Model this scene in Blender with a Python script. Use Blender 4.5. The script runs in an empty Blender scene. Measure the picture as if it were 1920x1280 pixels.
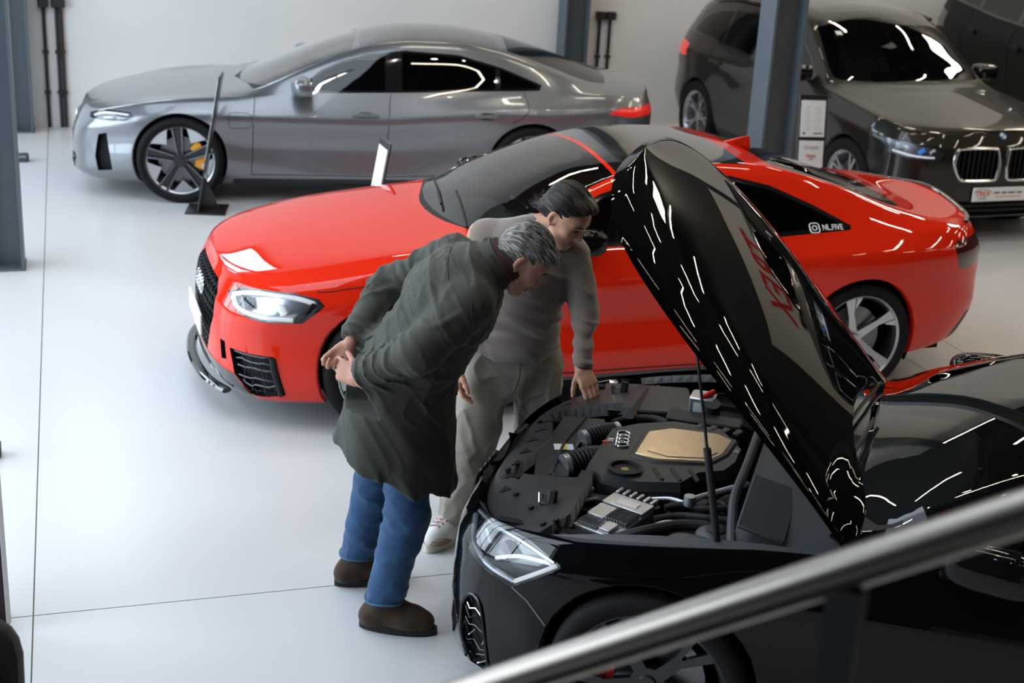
import bpy, bmesh, math, random
import numpy as np
from mathutils import Vector, Matrix
random.seed(7); np.random.seed(7)
sc = bpy.context.scene
COL = sc.collection
PI = math.pi
def R(d): return math.radians(d)

# ------------------------------------------------------------------ camera, world, lights, exposure
CAM_H = 2.9717
def make_camera():
    pitch, roll = R(19.535), R(3.149)
    f = Vector((0, math.cos(pitch), -math.sin(pitch))); r = Vector((1, 0, 0)); u = r.cross(f)
    c, s = math.cos(roll), math.sin(roll)
    r2 = c * r + s * u; u2 = -s * r + c * u
    cd = bpy.data.cameras.new('camera'); co = bpy.data.objects.new('camera', cd); COL.objects.link(co)
    m = Matrix((r2, u2, -f)).transposed().to_4x4(); m.translation = (0, 0, CAM_H)
    co.matrix_world = m
    cd.sensor_width = 36; cd.lens = 49.806; cd.clip_start = .05; cd.clip_end = 200
    cd.dof.use_dof = True; cd.dof.focus_distance = 5.4; cd.dof.aperture_fstop = 3.4
    sc.camera = co
make_camera()
sc.view_settings.view_transform = 'Standard'; sc.view_settings.look = 'None'
sc.view_settings.gamma = 1; sc.view_settings.use_curve_mapping = False
sc.view_settings.exposure = -0.22

W = bpy.data.worlds.new('overcast_sky'); sc.world = W; W.use_nodes = True
bg = W.node_tree.nodes['Background']; bg.inputs[0].default_value = (.74, .86, 1.0, 1); bg.inputs[1].default_value = 1.5

# building axes: a runs along the rear wall (to the right), b runs towards the rear wall
BA = R(17.785)
AU = Vector((math.cos(BA), math.sin(BA), 0)); AV = Vector((-math.sin(BA), math.cos(BA), 0))
def AB(a, b, z=0): return AU * a + AV * b + Vector((0, 0, z))
ROOM = dict(a0=-5.2, a1=25.0, b0=-5.0, b1=14.85, h=6.4)

def area(name, loc, target, sx, sy, power, color):
    d = bpy.data.lights.new(name, 'AREA'); d.shape = 'RECTANGLE'; d.size = sx; d.size_y = sy
    d.energy = power; d.color = color
    o = bpy.data.objects.new(name, d); COL.objects.link(o); o.location = loc
    o.rotation_euler = (Vector(target) - Vector(loc)).to_track_quat('-Z', 'Y').to_euler()
    return o
# daylight entering through the glazed front of the hall (left side); overhead fill added to brighten top surfaces
DAY = (.76, .88, 1.0)
area('daylight_window', AB(-5.6, 8.2, 2.9), AB(3, 8.2, 1.6), 10.8, 5.0, 1150, DAY)
area('overhead_fill', AB(-1.2, 6.6, 6.30), AB(-1.2, 6.6, 0), 4.4, 8.0, 380, DAY)

area('clerestory_window', AB(-1.9, 14.80, 4.5), AB(-1.9, 5, 4.5), 4.9, 1.7, 300, DAY)

# ------------------------------------------------------------------ tags
def tag(o, label=None, cat=None, group=None, kind=None):
    if label: o['label'] = label
    if cat: o['category'] = cat
    if group: o['group'] = group
    if kind: o['kind'] = kind
    return o
def empty(name, loc=(0, 0, 0), rz=0.0):
    o = bpy.data.objects.new(name, None); COL.objects.link(o); o.location = loc; o.rotation_euler = (0, 0, rz)
    o.empty_display_size = .1
    return o

# ------------------------------------------------------------------ materials
MATS = {}
def mat(name, col=(.5, .5, .5), rough=.5, metal=0., coat=0., spec=.5, emit=None, es=0., noise=0., nscale=8., bump=0., bscale=60., coat_r=.03, sheen=0., stretch=None, trans=0., ior=1.45, sss=0., coat_ior=1.5):
    if name in MATS: return MATS[name]
    m = bpy.data.materials.new(name); m.use_nodes = True; nt = m.node_tree; b = nt.nodes['Principled BSDF']
    b.inputs['Base Color'].default_value = (*col, 1); b.inputs['Roughness'].default_value = rough
    b.inputs['Metallic'].default_value = metal; b.inputs['Coat Weight'].default_value = coat
    b.inputs['Coat Roughness'].default_value = coat_r; b.inputs['Coat IOR'].default_value = coat_ior
    b.inputs['Specular IOR Level'].default_value = spec; b.inputs['Sheen Weight'].default_value = sheen
    b.inputs['Transmission Weight'].default_value = trans; b.inputs['IOR'].default_value = ior
    if sss: b.inputs['Subsurface Weight'].default_value = sss; b.inputs['Subsurface Radius'].default_value = (.01, .004, .002)
    if emit: b.inputs['Emission Color'].default_value = (*emit, 1); b.inputs['Emission Strength'].default_value = es
    if noise or bump:
        tc = nt.nodes.new('ShaderNodeTexCoord'); mp = nt.nodes.new('ShaderNodeMapping'); nt.links.new(tc.outputs['Object'], mp.inputs[0])
        if stretch: mp.inputs['Scale'].default_value = stretch
    if noise:
        n = nt.nodes.new('ShaderNodeTexNoise'); n.inputs['Scale'].default_value = nscale; n.inputs['Detail'].default_value = 5
        nt.links.new(mp.outputs[0], n.inputs['Vector'])
        mx = nt.nodes.new('ShaderNodeMix'); mx.data_type = 'RGBA'
        mx.inputs['A'].default_value = (*[max(0, c * (1 - noise)) for c in col], 1); mx.inputs['B'].default_value = (*[min(1, c * (1 + noise)) for c in col], 1)
        nt.links.new(n.outputs['Fac'], mx.inputs['Factor']); nt.links.new(mx.outputs['Result'], b.inputs['Base Color'])
    if bump:
        n2 = nt.nodes.new('ShaderNodeTexNoise'); n2.inputs['Scale'].default_value = bscale; n2.inputs['Detail'].default_value = 4
        nt.links.new(mp.outputs[0], n2.inputs['Vector'])
        bp = nt.nodes.new('ShaderNodeBump'); bp.inputs['Strength'].default_value = bump; bp.inputs['Distance'].default_value = .004
        nt.links.new(n2.outputs['Fac'], bp.inputs['Height']); nt.links.new(bp.outputs[0], b.inputs['Normal'])
    MATS[name] = m; return m
def glass(name, tint, refl=1.0, rough=0.0):
    """thin pane: tinted see-through plus fresnel mirror reflection"""
    if name in MATS: return MATS[name]
    m = bpy.data.materials.new(name); m.use_nodes = True; nt = m.node_tree; nt.nodes.clear()
    out = nt.nodes.new('ShaderNodeOutputMaterial'); tr = nt.nodes.new('ShaderNodeBsdfTransparent'); gl = nt.nodes.new('ShaderNodeBsdfGlossy')
    fr = nt.nodes.new('ShaderNodeFresnel'); mx = nt.nodes.new('ShaderNodeMixShader'); mu = nt.nodes.new('ShaderNodeMath')
    mu.operation = 'MULTIPLY'; mu.inputs[1].default_value = refl
    tr.inputs[0].default_value = (*tint, 1); gl.inputs['Roughness'].default_value = rough; gl.inputs['Color'].default_value = (1, 1, 1, 1)
    fr.inputs['IOR'].default_value = 1.52
    nt.links.new(fr.outputs[0], mu.inputs[0]); nt.links.new(mu.outputs[0], mx.inputs[0])
    nt.links.new(tr.outputs[0], mx.inputs[1]); nt.links.new(gl.outputs[0], mx.inputs[2]); nt.links.new(mx.outputs[0], out.inputs[0])
    MATS[name] = m; return m
BLK = mat('black_plastic', (.009, .009, .010), .45, spec=.3)
GLOSSBLK = mat('gloss_black', (.006, .006, .007), .08, coat=1)
RUB = mat('tyre_rubber', (.009, .009, .0095), .75, spec=.2, bump=.15, bscale=120)
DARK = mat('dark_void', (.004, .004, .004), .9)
CHR = mat('chrome', (.75, .76, .78), .12, 1)
ALU = mat('machined_aluminium', (.62, .63, .65), .25, 1, noise=.06, nscale=30)
GUN = mat('gunmetal', (.05, .052, .056), .3, .9)
WHT = mat('white_print', (.82, .83, .84), .5)
SEAM = mat('panel_gap', (.004, .004, .004), .8)

# ------------------------------------------------------------------ mesh helpers
def mesh_obj(name, verts, faces, m, parent=None, smooth=True, angle=None, normals=None):
    me = bpy.data.meshes.new(name); me.from_pydata([tuple(map(float, v)) for v in verts], [], [tuple(f) for f in faces]); me.update()
    for mm in (m if isinstance(m, (list, tuple)) else [m]): me.materials.append(mm)
    if smooth: me.polygons.foreach_set('use_smooth', [True] * len(me.polygons))
    if normals is not None: me.normals_split_custom_set_from_vertices([tuple(n) for n in normals])
    elif angle: me.set_sharp_from_angle(angle=R(angle))
    o = bpy.data.objects.new(name, me); COL.objects.link(o)
    if parent: o.parent = parent
    return o
class MB:
    """collects simple solids into one mesh"""
    def __init__(s): s.v = []; s.f = []
    def add(s, vs, fs):
        n = len(s.v); s.v += [tuple(v) for v in vs]; s.f += [tuple(i + n for i in f) for f in fs]; return s
    def box(s, c, d, M=None, bev=0.0, taper=1.0):
        hx, hy, hz = d[0] / 2, d[1] / 2, d[2] / 2; b = min(bev, .49 * min(d)) if bev else 0
        if not b:
            vs = [(x * (taper if z > 0 else 1), y * (taper if z > 0 else 1), z) for z in (-hz, hz) for x, y in ((-hx, -hy), (hx, -hy), (hx, hy), (-hx, hy))]
            fs = [(3, 2, 1, 0), (4, 5, 6, 7), (0, 1, 5, 4), (1, 2, 6, 5), (2, 3, 7, 6), (3, 0, 4, 7)]
        else:
            def ring(z, i): return [(-hx + i, -hy + i + b, z), (-hx + i + b, -hy + i, z), (hx - i - b, -hy + i, z), (hx - i, -hy + i + b, z), (hx - i, hy - i - b, z), (hx - i - b, hy - i, z), (-hx + i + b, hy - i, z), (-hx + i, hy - i - b, z)]
            rs = [ring(-hz, b * .6), ring(-hz + b * .7, 0), ring(hz - b * .7, 0), ring(hz, b * .6)]
            vs = [(x * (taper if q > 1 else 1), y * (taper if q > 1 else 1), z) for q, r in enumerate(rs) for x, y, z in r]; fs = [tuple(range(7, -1, -1)), tuple(range(24, 32))]
            for q in range(3):
                for i in range(8): j = (i + 1) % 8; fs.append((q * 8 + i, q * 8 + j, q * 8 + 8 + j, q * 8 + 8 + i))
        c = Vector(c)
        return s.add([(M @ Vector(v) if M else Vector(v)) + c for v in vs], fs)
    def tube(s, pts, r, n=10, caps=True, flat=1.0):
        pts = [Vector(p) for p in pts]; rr = r if isinstance(r, (list, tuple)) else [r] * len(pts)
        base = len(s.v); up = None
        for i, p in enumerate(pts):
            t = (pts[min(i + 1, len(pts) - 1)] - pts[max(i - 1, 0)]).normalized()
            if up is None:
                up = Vector((0, 0, 1)) if abs(t.z) < .9 else Vector((1, 0, 0))
            x = t.cross(up)
            if x.length < 1e-4: x = t.orthogonal()
            x.normalize(); y = x.cross(t).normalized(); up = y
            for k in range(n):
                a = 2 * PI * k / n; s.v.append(tuple(p + x * (math.cos(a) * rr[i]) + y * (math.sin(a) * rr[i] * flat)))
        for i in range(len(pts) - 1):
            for k in range(n):
                j = (k + 1) % n; s.f.append((base + i * n + k, base + i * n + j, base + i * n + n + j, base + i * n + n + k))
        if caps:
            s.f.append(tuple(base + k for k in range(n - 1, -1, -1))); s.f.append(tuple(base + (len(pts) - 1) * n + k for k in range(n)))
        return s
    def cyl(s, a, b, r, n=20, r2=None): return s.tube([a, b], [r, r if r2 is None else r2], n)
    def lathe(s, prof, n=40, M=None, closed=False):
        """profile (radius, axial) turned about local y"""
        base = len(s.v); k = len(prof)
        for i in range(n):
            a = 2 * PI * i / n
            for (r, h) in prof:
                v = Vector((r * math.cos(a), h, r * math.sin(a))); s.v.append(tuple(M @ v if M else v))
        for i in range(n):
            j = (i + 1) % n
            for q in range(k if closed else k - 1):
                w = (q + 1) % k; s.f.append((base + i * k + q, base + i * k + w, base + j * k + w, base + j * k + q))
        return s
    def prism(s, poly, z0, z1, M=None, top=None):
        """poly in xy extruded z0..z1; top = optional other outline for the top"""
        n = len(poly); tp = top or poly
        vs = [Vector((x, y, z0)) for x, y in poly] + [Vector((x, y, z1)) for x, y in tp]
        fs = [tuple(range(n - 1, -1, -1)), tuple(range(n, 2 * n))] + [(i, (i + 1) % n, n + (i + 1) % n, n + i) for i in range(n)]
        return s.add([(M @ v if M else v) for v in vs], fs)
    def sell(s, c, r, e1=.5, e2=.5, nu=20, nv=12, M=None):
        """superellipsoid (rounded box like blob)"""
        def pw(t, e): return math.copysign(abs(t) ** e, t)
        vs = []; fs = []
        for j in range(nv + 1):
            p = -PI / 2 + PI * j / nv
            for i in range(nu):
                t = 2 * PI * i / nu
                v = Vector((r[0] * pw(math.cos(p), e1) * pw(math.cos(t), e2), r[1] * pw(math.cos(p), e1) * pw(math.sin(t), e2), r[2] * pw(math.sin(p), e1)))
                vs.append((M @ v if M else v) + Vector(c))
        for j in range(nv):
            for i in range(nu): k = (i + 1) % nu; fs.append((j * nu + i, j * nu + k, (j + 1) * nu + k, (j + 1) * nu + i))
        return s.add(vs, fs)
    def build(s, name, m, parent=None, smooth=True, angle=35):
        return mesh_obj(name, s.v, s.f, m, parent, smooth, angle)
def curve_pts(pts, n=8):
    """Catmull-Rom through 3D points"""
    P = [Vector(p) for p in pts]; out = []
    for i in range(len(P) - 1):
        p0 = P[max(i - 1, 0)]; p1 = P[i]; p2 = P[i + 1]; p3 = P[min(i + 2, len(P) - 1)]
        for k in range(n):
            t = k / n
            out.append(.5 * (2 * p1 + (p2 - p0) * t + (2 * p0 - 5 * p1 + 4 * p2 - p3) * t * t + (3 * p1 - p0 - 3 * p2 + p3) * t ** 3))
    out.append(P[-1]); return out
def text_obj(name, body, size, m, parent=None, loc=(0, 0, 0), M=None, extrude=.0006, align='CENTER', bold=0., sx=1., shear=0.):
    cu = bpy.data.curves.new(name, 'FONT'); cu.body = body; cu.size = size; cu.align_x = align; cu.align_y = 'CENTER'; cu.extrude = extrude; cu.offset = bold; cu.shear = shear
    t = bpy.data.objects.new(name, cu); COL.objects.link(t)
    dg = bpy.context.evaluated_depsgraph_get(); me = bpy.data.meshes.new_from_object(t.evaluated_get(dg))
    bpy.data.objects.remove(t)
    me.transform(Matrix.Diagonal((sx, 1, 1, 1)))
    if M: me.transform(M.to_4x4())
    me.transform(Matrix.Translation(Vector(loc))); me.materials.clear(); me.materials.append(m)
    o = bpy.data.objects.new(name, me); COL.objects.link(o)
    if parent: o.parent = parent
    return o
def frame(xd, yd):
    """3x3 whose columns are x dir, y dir, normal"""
    x = Vector(xd).normalized(); y = Vector(yd); y = (y - x * y.dot(x)).normalized(); z = x.cross(y)
    return Matrix((x, y, z)).transposed()
def copy_tree(o, parent=None):
    c = o.copy(); COL.objects.link(c); c.parent = parent
    for ch in list(o.children): copy_tree(ch, c)
    return c

# ------------------------------------------------------------------ signed-distance modelling (people, soft shapes)
def smin(a, b, k):
    if k <= 0: return np.minimum(a, b)
    h = np.clip(.5 + .5 * (b - a) / k, 0, 1); return b + (a - b) * h - k * h * (1 - h)
def vnoise(P, seed=0):
    """smooth value noise, -1..1, P (...,3)"""
    I = np.floor(P).astype(np.int64); F = P - I; F = F * F * (3 - 2 * F)
    def hsh(i, j, k):
        n = (i * 374761393 + j * 668265263 + k * 2147483647 + seed * 974634777) & 0xffffffff
        n = ((n ^ (n >> 13)) * 1274126177) & 0xffffffff
        return ((n ^ (n >> 16)) & 0xffff) / 32767.5 - 1
    r = 0
    for dx in (0, 1):
        for dy in (0, 1):
            for dz in (0, 1):
                w = (F[..., 0] if dx else 1 - F[..., 0]) * (F[..., 1] if dy else 1 - F[..., 1]) * (F[..., 2] if dz else 1 - F[..., 2])
                r = r + w * hsh(I[..., 0] + dx, I[..., 1] + dy, I[..., 2] + dz)
    return r
class SDF:
    def __init__(s): s.ops = []
    def cap(s, a, b, ra, rb=None, k=.02, sub=False, flat=None):
        """round cone; flat=(axis, f) squeezes the section by f along a world axis"""
        a = np.array(a, float); b = np.array(b, float); rb = ra if rb is None else rb; m = max(ra, rb)
        def fn(P):
            ab = b - a; Q = P - a
            t = np.clip((Q @ ab) / max(ab @ ab, 1e-9), 0, 1); D = Q - t[..., None] * ab
            if flat is not None:
                ax = np.array(flat[0], float); ax /= np.linalg.norm(ax); c = D @ ax
                l = np.sqrt(np.maximum((D * D).sum(-1) - c * c + (c / flat[1]) ** 2, 0)); return (l - (ra + (rb - ra) * t)) * min(1, flat[1])
            return np.sqrt((D * D).sum(-1)) - (ra + (rb - ra) * t)
        s.ops.append((fn, np.minimum(a, b) - m, np.maximum(a, b) + m, k, sub)); return s
    def chain(s, pts, rs, k=.02, flat=None):
        for i in range(len(pts) - 1): s.cap(pts[i], pts[i + 1], rs[i], rs[i + 1], k, flat=flat)
        return s
    def ell(s, c, r, M=None, k=.02, sub=False):
        c = np.array(c, float); r = np.array(r, float); Rm = np.array(M) if M is not None else np.eye(3); m = r.max()
        def fn(P):
            Q = (P - c) @ Rm; k0 = np.sqrt(((Q / r) ** 2).sum(-1)); k1 = np.sqrt(((Q / r ** 2) ** 2).sum(-1))
            return k0 * (k0 - 1) / np.maximum(k1, 1e-6)
        s.ops.append((fn, c - m, c + m, k, sub)); return s
    def cut(s, p, n, lo, hi, k=.004):
        """remove the half space beyond p along n inside the given bounds"""
        p = np.array(p, float); n = np.array(n, float); n /= np.linalg.norm(n)
        s.ops.append((lambda P: -((P - p) @ n), np.array(lo, float), np.array(hi, float), k, True)); return s
    def grid(s, h, pad=.02, lo=None, hi=None, disp=None):
        add = [o for o in s.ops if not o[4]]
        lo = np.min([o[1] for o in add], 0) - pad if lo is None else np.array(lo, float); hi = np.max([o[2] for o in add], 0) + pad if hi is None else np.array(hi, float)
        n = np.ceil((hi - lo) / h).astype(int) + 1
        D = np.full(n, .3, np.float32)
        for fn, l, u, k, sub in s.ops:
            m = 2.5 * h + k
            i0 = np.clip(np.floor((l - m - lo) / h).astype(int), 0, n); i1 = np.clip(np.ceil((u + m - lo) / h).astype(int) + 1, 0, n)
            if (i1 <= i0).any(): continue
            ax = [lo[q] + h * np.arange(i0[q], i1[q]) for q in range(3)]
            P = np.stack(np.meshgrid(*ax, indexing='ij'), -1); d = fn(P)
            sl = tuple(slice(i0[q], i1[q]) for q in range(3)); cur = D[sl]
            D[sl] = -smin(-cur, d, k) if sub else smin(cur, d, k)
        if disp is not None:
            near = np.abs(D) < .06; idx = np.argwhere(near); P = lo + h * idx
            D[near] += disp(P).astype(np.float32)
        return D, lo
    def mesh(s, h, **kw):
        D, lo = s.grid(h, **kw); return surface_nets(D, lo, h)
def surface_nets(D, lo, h):
    n = np.array(D.shape); S = D < 0
    c = np.zeros(n - 1, np.int8)
    for dx in (0, 1):
        for dy in (0, 1):
            for dz in (0, 1): c += S[dx:n[0] - 1 + dx, dy:n[1] - 1 + dy, dz:n[2] - 1 + dz]
    act = (c > 0) & (c < 8); idx = np.argwhere(act); ids = np.full(n - 1, -1, np.int64); ids[act] = np.arange(len(idx))
    acc = np.zeros((len(idx), 3)); cnt = np.zeros(len(idx))
    cor = [(0, 0, 0), (1, 0, 0), (0, 1, 0), (1, 1, 0), (0, 0, 1), (1, 0, 1), (0, 1, 1), (1, 1, 1)]
    ed = [(0, 1), (2, 3), (4, 5), (6, 7), (0, 2), (1, 3), (4, 6), (5, 7), (0, 4), (1, 5), (2, 6), (3, 7)]
    val = [D[idx[:, 0] + q[0], idx[:, 1] + q[1], idx[:, 2] + q[2]] for q in cor]
    for a, b in ed:
        d0, d1 = val[a], val[b]; m = (d0 < 0) != (d1 < 0); t = np.where(m, d0 / np.where(m, d0 - d1, 1), 0)
        p = np.array(cor[a]) + t[:, None] * (np.array(cor[b]) - np.array(cor[a])); acc[m] += p[m]; cnt[m] += 1
    V = lo + h * (idx + acc / cnt[:, None])
    F = []
    for ax in range(3):
        o1, o2 = [(1, 2), (2, 0), (0, 1)][ax]
        sh = [slice(None)] * 3; sh2 = [slice(None)] * 3
        sh[ax] = slice(0, n[ax] - 1); sh2[ax] = slice(1, n[ax])
        A = S[tuple(sh)]; B = S[tuple(sh2)]; e = np.argwhere(A != B)
        e = e[(e[:, o1] > 0) & (e[:, o2] > 0) & (e[:, o1] < n[o1] - 1) & (e[:, o2] < n[o2] - 1)]
        if not len(e): continue
        def g(d1, d2):
            q = e.copy(); q[:, o1] -= d1; q[:, o2] -= d2; return ids[q[:, 0], q[:, 1], q[:, 2]]
        Q = np.stack([g(1, 1), g(0, 1), g(0, 0), g(1, 0)], 1)
        fl = ~A[e[:, 0], e[:, 1], e[:, 2]]
        Q[fl] = Q[fl][:, ::-1]; F.append(Q[(Q >= 0).all(1)])
    return V, np.concatenate(F)
def join_vf(*parts):
    V = []; F = []; n = 0
    for v, f in parts: V.append(v); F.append(np.asarray(f) + n); n += len(v)
    return np.concatenate(V), np.concatenate(F)
# ------------------------------------------------------------------ room
def structure(o): o['kind'] = 'structure'; return o
M_FLOOR = mat('polished_concrete', (.60, .605, .61), .30, noise=.035, nscale=1.3, bump=.03, bscale=9, spec=.35)
M_WALL = mat('pale_concrete_wall', (.74, .742, .735), .75, noise=.05, nscale=1.1, bump=.25, bscale=14, stretch=(1, 1, 3))
M_WARMWALL = mat('warm_white_wall', (.60, .58, .54), .8, noise=.04, nscale=2)
M_CEIL = mat('dark_steel_deck', (.022, .022, .023), .7, noise=.1, nscale=3)
M_STEEL = mat('blue_grey_painted_steel', (.085, .108, .125), .42, noise=.12, nscale=5)
M_FRAME = mat('anthracite_window_frame', (.03, .035, .04), .4, noise=.1)
def box_ab(mb, a0, a1, b0, b1, z0, z1):
    P = [AB(a, b, z) for z in (z0, z1) for a, b in ((a0, b0), (a1, b0), (a1, b1), (a0, b1))]
    mb.add(P, [(3, 2, 1, 0), (4, 5, 6, 7), (0, 1, 5, 4), (1, 2, 6, 5), (2, 3, 7, 6), (3, 0, 4, 7)])
    return mb
def build_room():
    a0, a1, b0, b1, h = ROOM['a0'], ROOM['a1'], ROOM['b0'], ROOM['b1'], ROOM['h']
    m_sub = mat('joint_filler', (.16, .14, .11), .9, noise=.3, nscale=40)
    fl = structure(box_ab(MB(), a0, a1, b0, b1, -.2, -.004).build('floor', m_sub, smooth=False))
    al = [a0, -.25, 4.97, 5.41, 11.2, a1]; bl = [b0, 5.175, b1]; g = .0028
    for i in range(5):
        for j in range(2):
            box_ab(MB(), al[i] + g, al[i + 1] - g, bl[j] + g, bl[j + 1] - g, -.0038, 0).build('slab', M_FLOOR, fl, smooth=False)
    structure(box_ab(MB(), a0 - .2, 11.5, b1, b1 + .25, -.2, h).build('wall_back', M_WALL, smooth=False))
    structure(box_ab(MB(), 11.5, a1 + .2, b1, b1 + .25, -.2, h).build('wall_back_far', mat('dark_panel_wall', (.035, .036, .038), .7, noise=.1), smooth=False))
    structure(box_ab(MB(), a1, a1 + .2, b0, b1, -.2, h).build('wall_right', mat('dark_panel_wall', (.035, .036, .038), .7, noise=.1), smooth=False))
    structure(box_ab(MB(), a0, a1, b0, b1, h, h + .2).build('ceiling', M_CEIL, smooth=False))
    # glazed long side (left) and glazed bay behind the stairs
    def glazed(name, wname, p0, p1, fixed, horiz, win, n):
        w = MB()
        def bx(s0, s1, z0, z1, t0=-.1, t1=.1):
            if horiz: box_ab(w, s0, s1, fixed + t0, fixed + t1, z0, z1)
            else: box_ab(w, fixed + t0, fixed + t1, s0, s1, z0, z1)
        lo, hi, z0, z1 = win
        bx(p0, p1, -.2, z0); bx(p0, p1, z1, h); bx(p0, lo, z0, z1); bx(hi, p1, z0, z1)
        structure(w.build(wname, mat('dark_panel_wall', (.035, .036, .038), .7, noise=.1), smooth=False))
        w = MB(); st = (hi - lo) / n
        for i in range(n + 1): bx(lo + i * st - .05, lo + i * st + .05, z0, z1, -.08, .08)
        bx(lo, hi, z0, z0 + .08, -.08, .08); bx(lo, hi, z1 - .08, z1, -.08, .08); bx(lo, hi, 2.9, 3.0, -.08, .08)
        structure(w.build(name, M_FRAME, smooth=False))
    glazed('window_1', 'wall_left', b0, b1, a0 - .1, False, (2.6, 13.8, .35, 5.5), 5)
    structure(box_ab(MB(), a0 - .2, a1 + .2, b0 - .2, b0, -.2, h).build('wall_front', mat('dark_panel_wall', (.035, .036, .038), .7, noise=.1), smooth=False))
    rl = MB()
    for i in range(5): box_ab(rl, -3.5, 1.1, 2.5 + i * 2.05 - .04, 2.5 + i * 2.05 + .04, h - .08, h)
    for a in (-3.5, -1.2, 1.1): box_ab(rl, a - .05, a + .05, 2.5, 10.7, h - .08, h)
    structure(rl.build('overhead_fill_frame', M_FRAME, smooth=False))  # frame around the added overhead fill light
    cw = MB()
    for a in (-4.4, -2.75, -1.1, .55): box_ab(cw, a - .045, a + .045, b1 - .12, b1, 3.6, 5.4)
    for z in (3.6, 5.4): box_ab(cw, -4.4, .55, b1 - .12, b1, z - .045, z + .045)
    structure(cw.build('window_3', M_FRAME, smooth=False))
    # steel columns
    def column(a, b, top=h):
        e = empty('steel_column', AB(a, b)); e.rotation_euler = (0, 0, BA)
        for s in (-1, 1):
            MB().box((s * .125, 0, top / 2), (.02, .26, top)).build('flange', M_STEEL, e, smooth=False)
        MB().box((0, 0, top / 2), (.23, .014, top)).build('web', M_STEEL, e, smooth=False)
        MB().box((0, 0, .006), (.285, .275, .012), bev=.003).build('base_plate', M_STEEL, e, smooth=False)
        return e
    tag(column(-.51, 9.99), 'blue-grey steel column standing free on the pale floor in front of the rear wall', 'column', 'steel columns')
    tag(column(-.52, 14.66), 'blue-grey steel column against the pale wall beside the three conduits', 'column', 'steel columns')
    tag(column(5.235, 9.97), 'blue-grey steel column standing beside the brown-grey off-roader', 'column', 'steel columns')
    tag(column(5.2, 14.66), 'blue-grey steel column against the wall behind the grey saloon', 'column', 'steel columns')
    # wall conduits
    m_pipe = mat('black_conduit', (.02, .021, .023), .5, noise=.1)
    def conduit(a, ztop, lab, twin=False):
        e = empty('wall_conduit', AB(a, b1 - .03)); e.rotation_euler = (0, 0, BA)
        for dx in ((-.02, .022) if twin else (0,)):
            MB().tube([(dx, 0, .0), (dx, 0, ztop)], .018, 10).build('pipe', m_pipe, e)
        MB().box((0, -.02, ztop + .035), (.13 if twin else .10, .09, .085), bev=.01).build('junction_box', m_pipe, e)
        for z in (.35, .75):
            MB().box((0, 0, z), (.10 if twin else .06, .05, .03), bev=.006).build('clip', m_pipe, e)
        tag(e, lab, 'conduit', 'wall conduits')
    conduit(-.235, 1.19, 'single black conduit with a junction box on the wall next to a steel column')
    conduit(-.095, 1.19, 'pair of black conduits under one junction box on the wall beyond the grey saloon nose', True)
    conduit(5.56, 1.16, 'black conduit with box top on the wall right beside the column behind the grey saloon')
    conduit(5.68, 1.16, 'outer black conduit on the wall between the column and the off-roader')
    # ceiling lamps
    m_led = mat('warm_led_diffuser', (1, .95, .85), .5, emit=(1.0, .86, .68), es=58)
    proto = empty('linear_ceiling_lamp')
    MB().box((0, 0, 0), (1.55, .10, .06), bev=.01).build('housing', m_pipe, proto)
    MB().box((0, 0, -.034), (1.5, .075, .012)).build('diffuser', m_led, proto, smooth=False)
    first = True
    for a in (3.2, 5.8, 8.4, 11.0, 13.6, 16.2, 19.0, 22.0):
        for b in (1.5, 4.6, 7.7, 10.8, 13.6):
            o = proto if first else copy_tree(proto); first = False
            o.location = AB(a, b, h - .45); o.rotation_euler = (0, 0, BA + (PI / 2 if (a > 7) else 0))
            tag(o, 'warm linear lamp hanging under the dark ceiling', 'ceiling lamp', 'linear ceiling lamps')
    for a, b in ((13.4, 14.2),):
        e = empty('panel_lamp', AB(a, b, h - .06)); e.rotation_euler = (0, 0, BA); tag(e, 'square bright panel lamp set in the dark ceiling', 'ceiling lamp', 'panel lamps')
        MB().box((0, 0, .02), (1.5, .75, .05), bev=.008).build('housing', m_pipe, e); MB().box((0, 0, -.01), (1.4, .66, .01)).build('diffuser', m_led, e, smooth=False)
    m_spot = mat('spot_lens', (1, 1, 1), .3, emit=(1, .95, .88), es=160)
    ps = empty('track_spotlight')
    MB().cyl((0, 0, 0), (0, 0, .16), .05, 14).build('spot_housing', m_pipe, ps)
    MB().cyl((0, 0, -.004), (0, 0, .0), .042, 14).build('spot_lens', m_spot, ps)
    first = True
    for a, b in [(-.6 + .75 * i, 4.4) for i in range(7)] + [(-1.2 + .8 * i, 8.2) for i in range(8)] + [(.2 + .9 * i, 1.6) for i in range(5)]:
        o = ps if first else copy_tree(ps); first = False
        o.location = AB(a, b, h - .5)
        tag(o, 'small black spotlight on the ceiling track', 'spotlight', 'ceiling spotlights')
build_room()
# ------------------------------------------------------------------ car body generator
def pchip(tab):
    tab = sorted(tab); x = np.array([t[0] for t in tab], float); y = np.array([t[1] for t in tab], float)
    h = np.diff(x); d = np.diff(y) / h; m = np.zeros(len(x))
    for i in range(1, len(x) - 1):
        if d[i - 1] * d[i] > 0:
            w1 = 2 * h[i] + h[i - 1]; w2 = h[i] + 2 * h[i - 1]; m[i] = (w1 + w2) / (w1 / d[i - 1] + w2 / d[i])
    m[0] = d[0]; m[-1] = d[-1]
    def f(q):
        q = np.clip(np.asarray(q, float), x[0], x[-1]); i = np.clip(np.searchsorted(x, q) - 1, 0, len(h) - 1)
        t = (q - x[i]) / h[i]
        return (1 + 2 * t) * (1 - t) ** 2 * y[i] + t * (1 - t) ** 2 * h[i] * m[i] + t * t * (3 - 2 * t) * y[i + 1] + t * t * (t - 1) * h[i] * m[i + 1]
    return f
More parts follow.
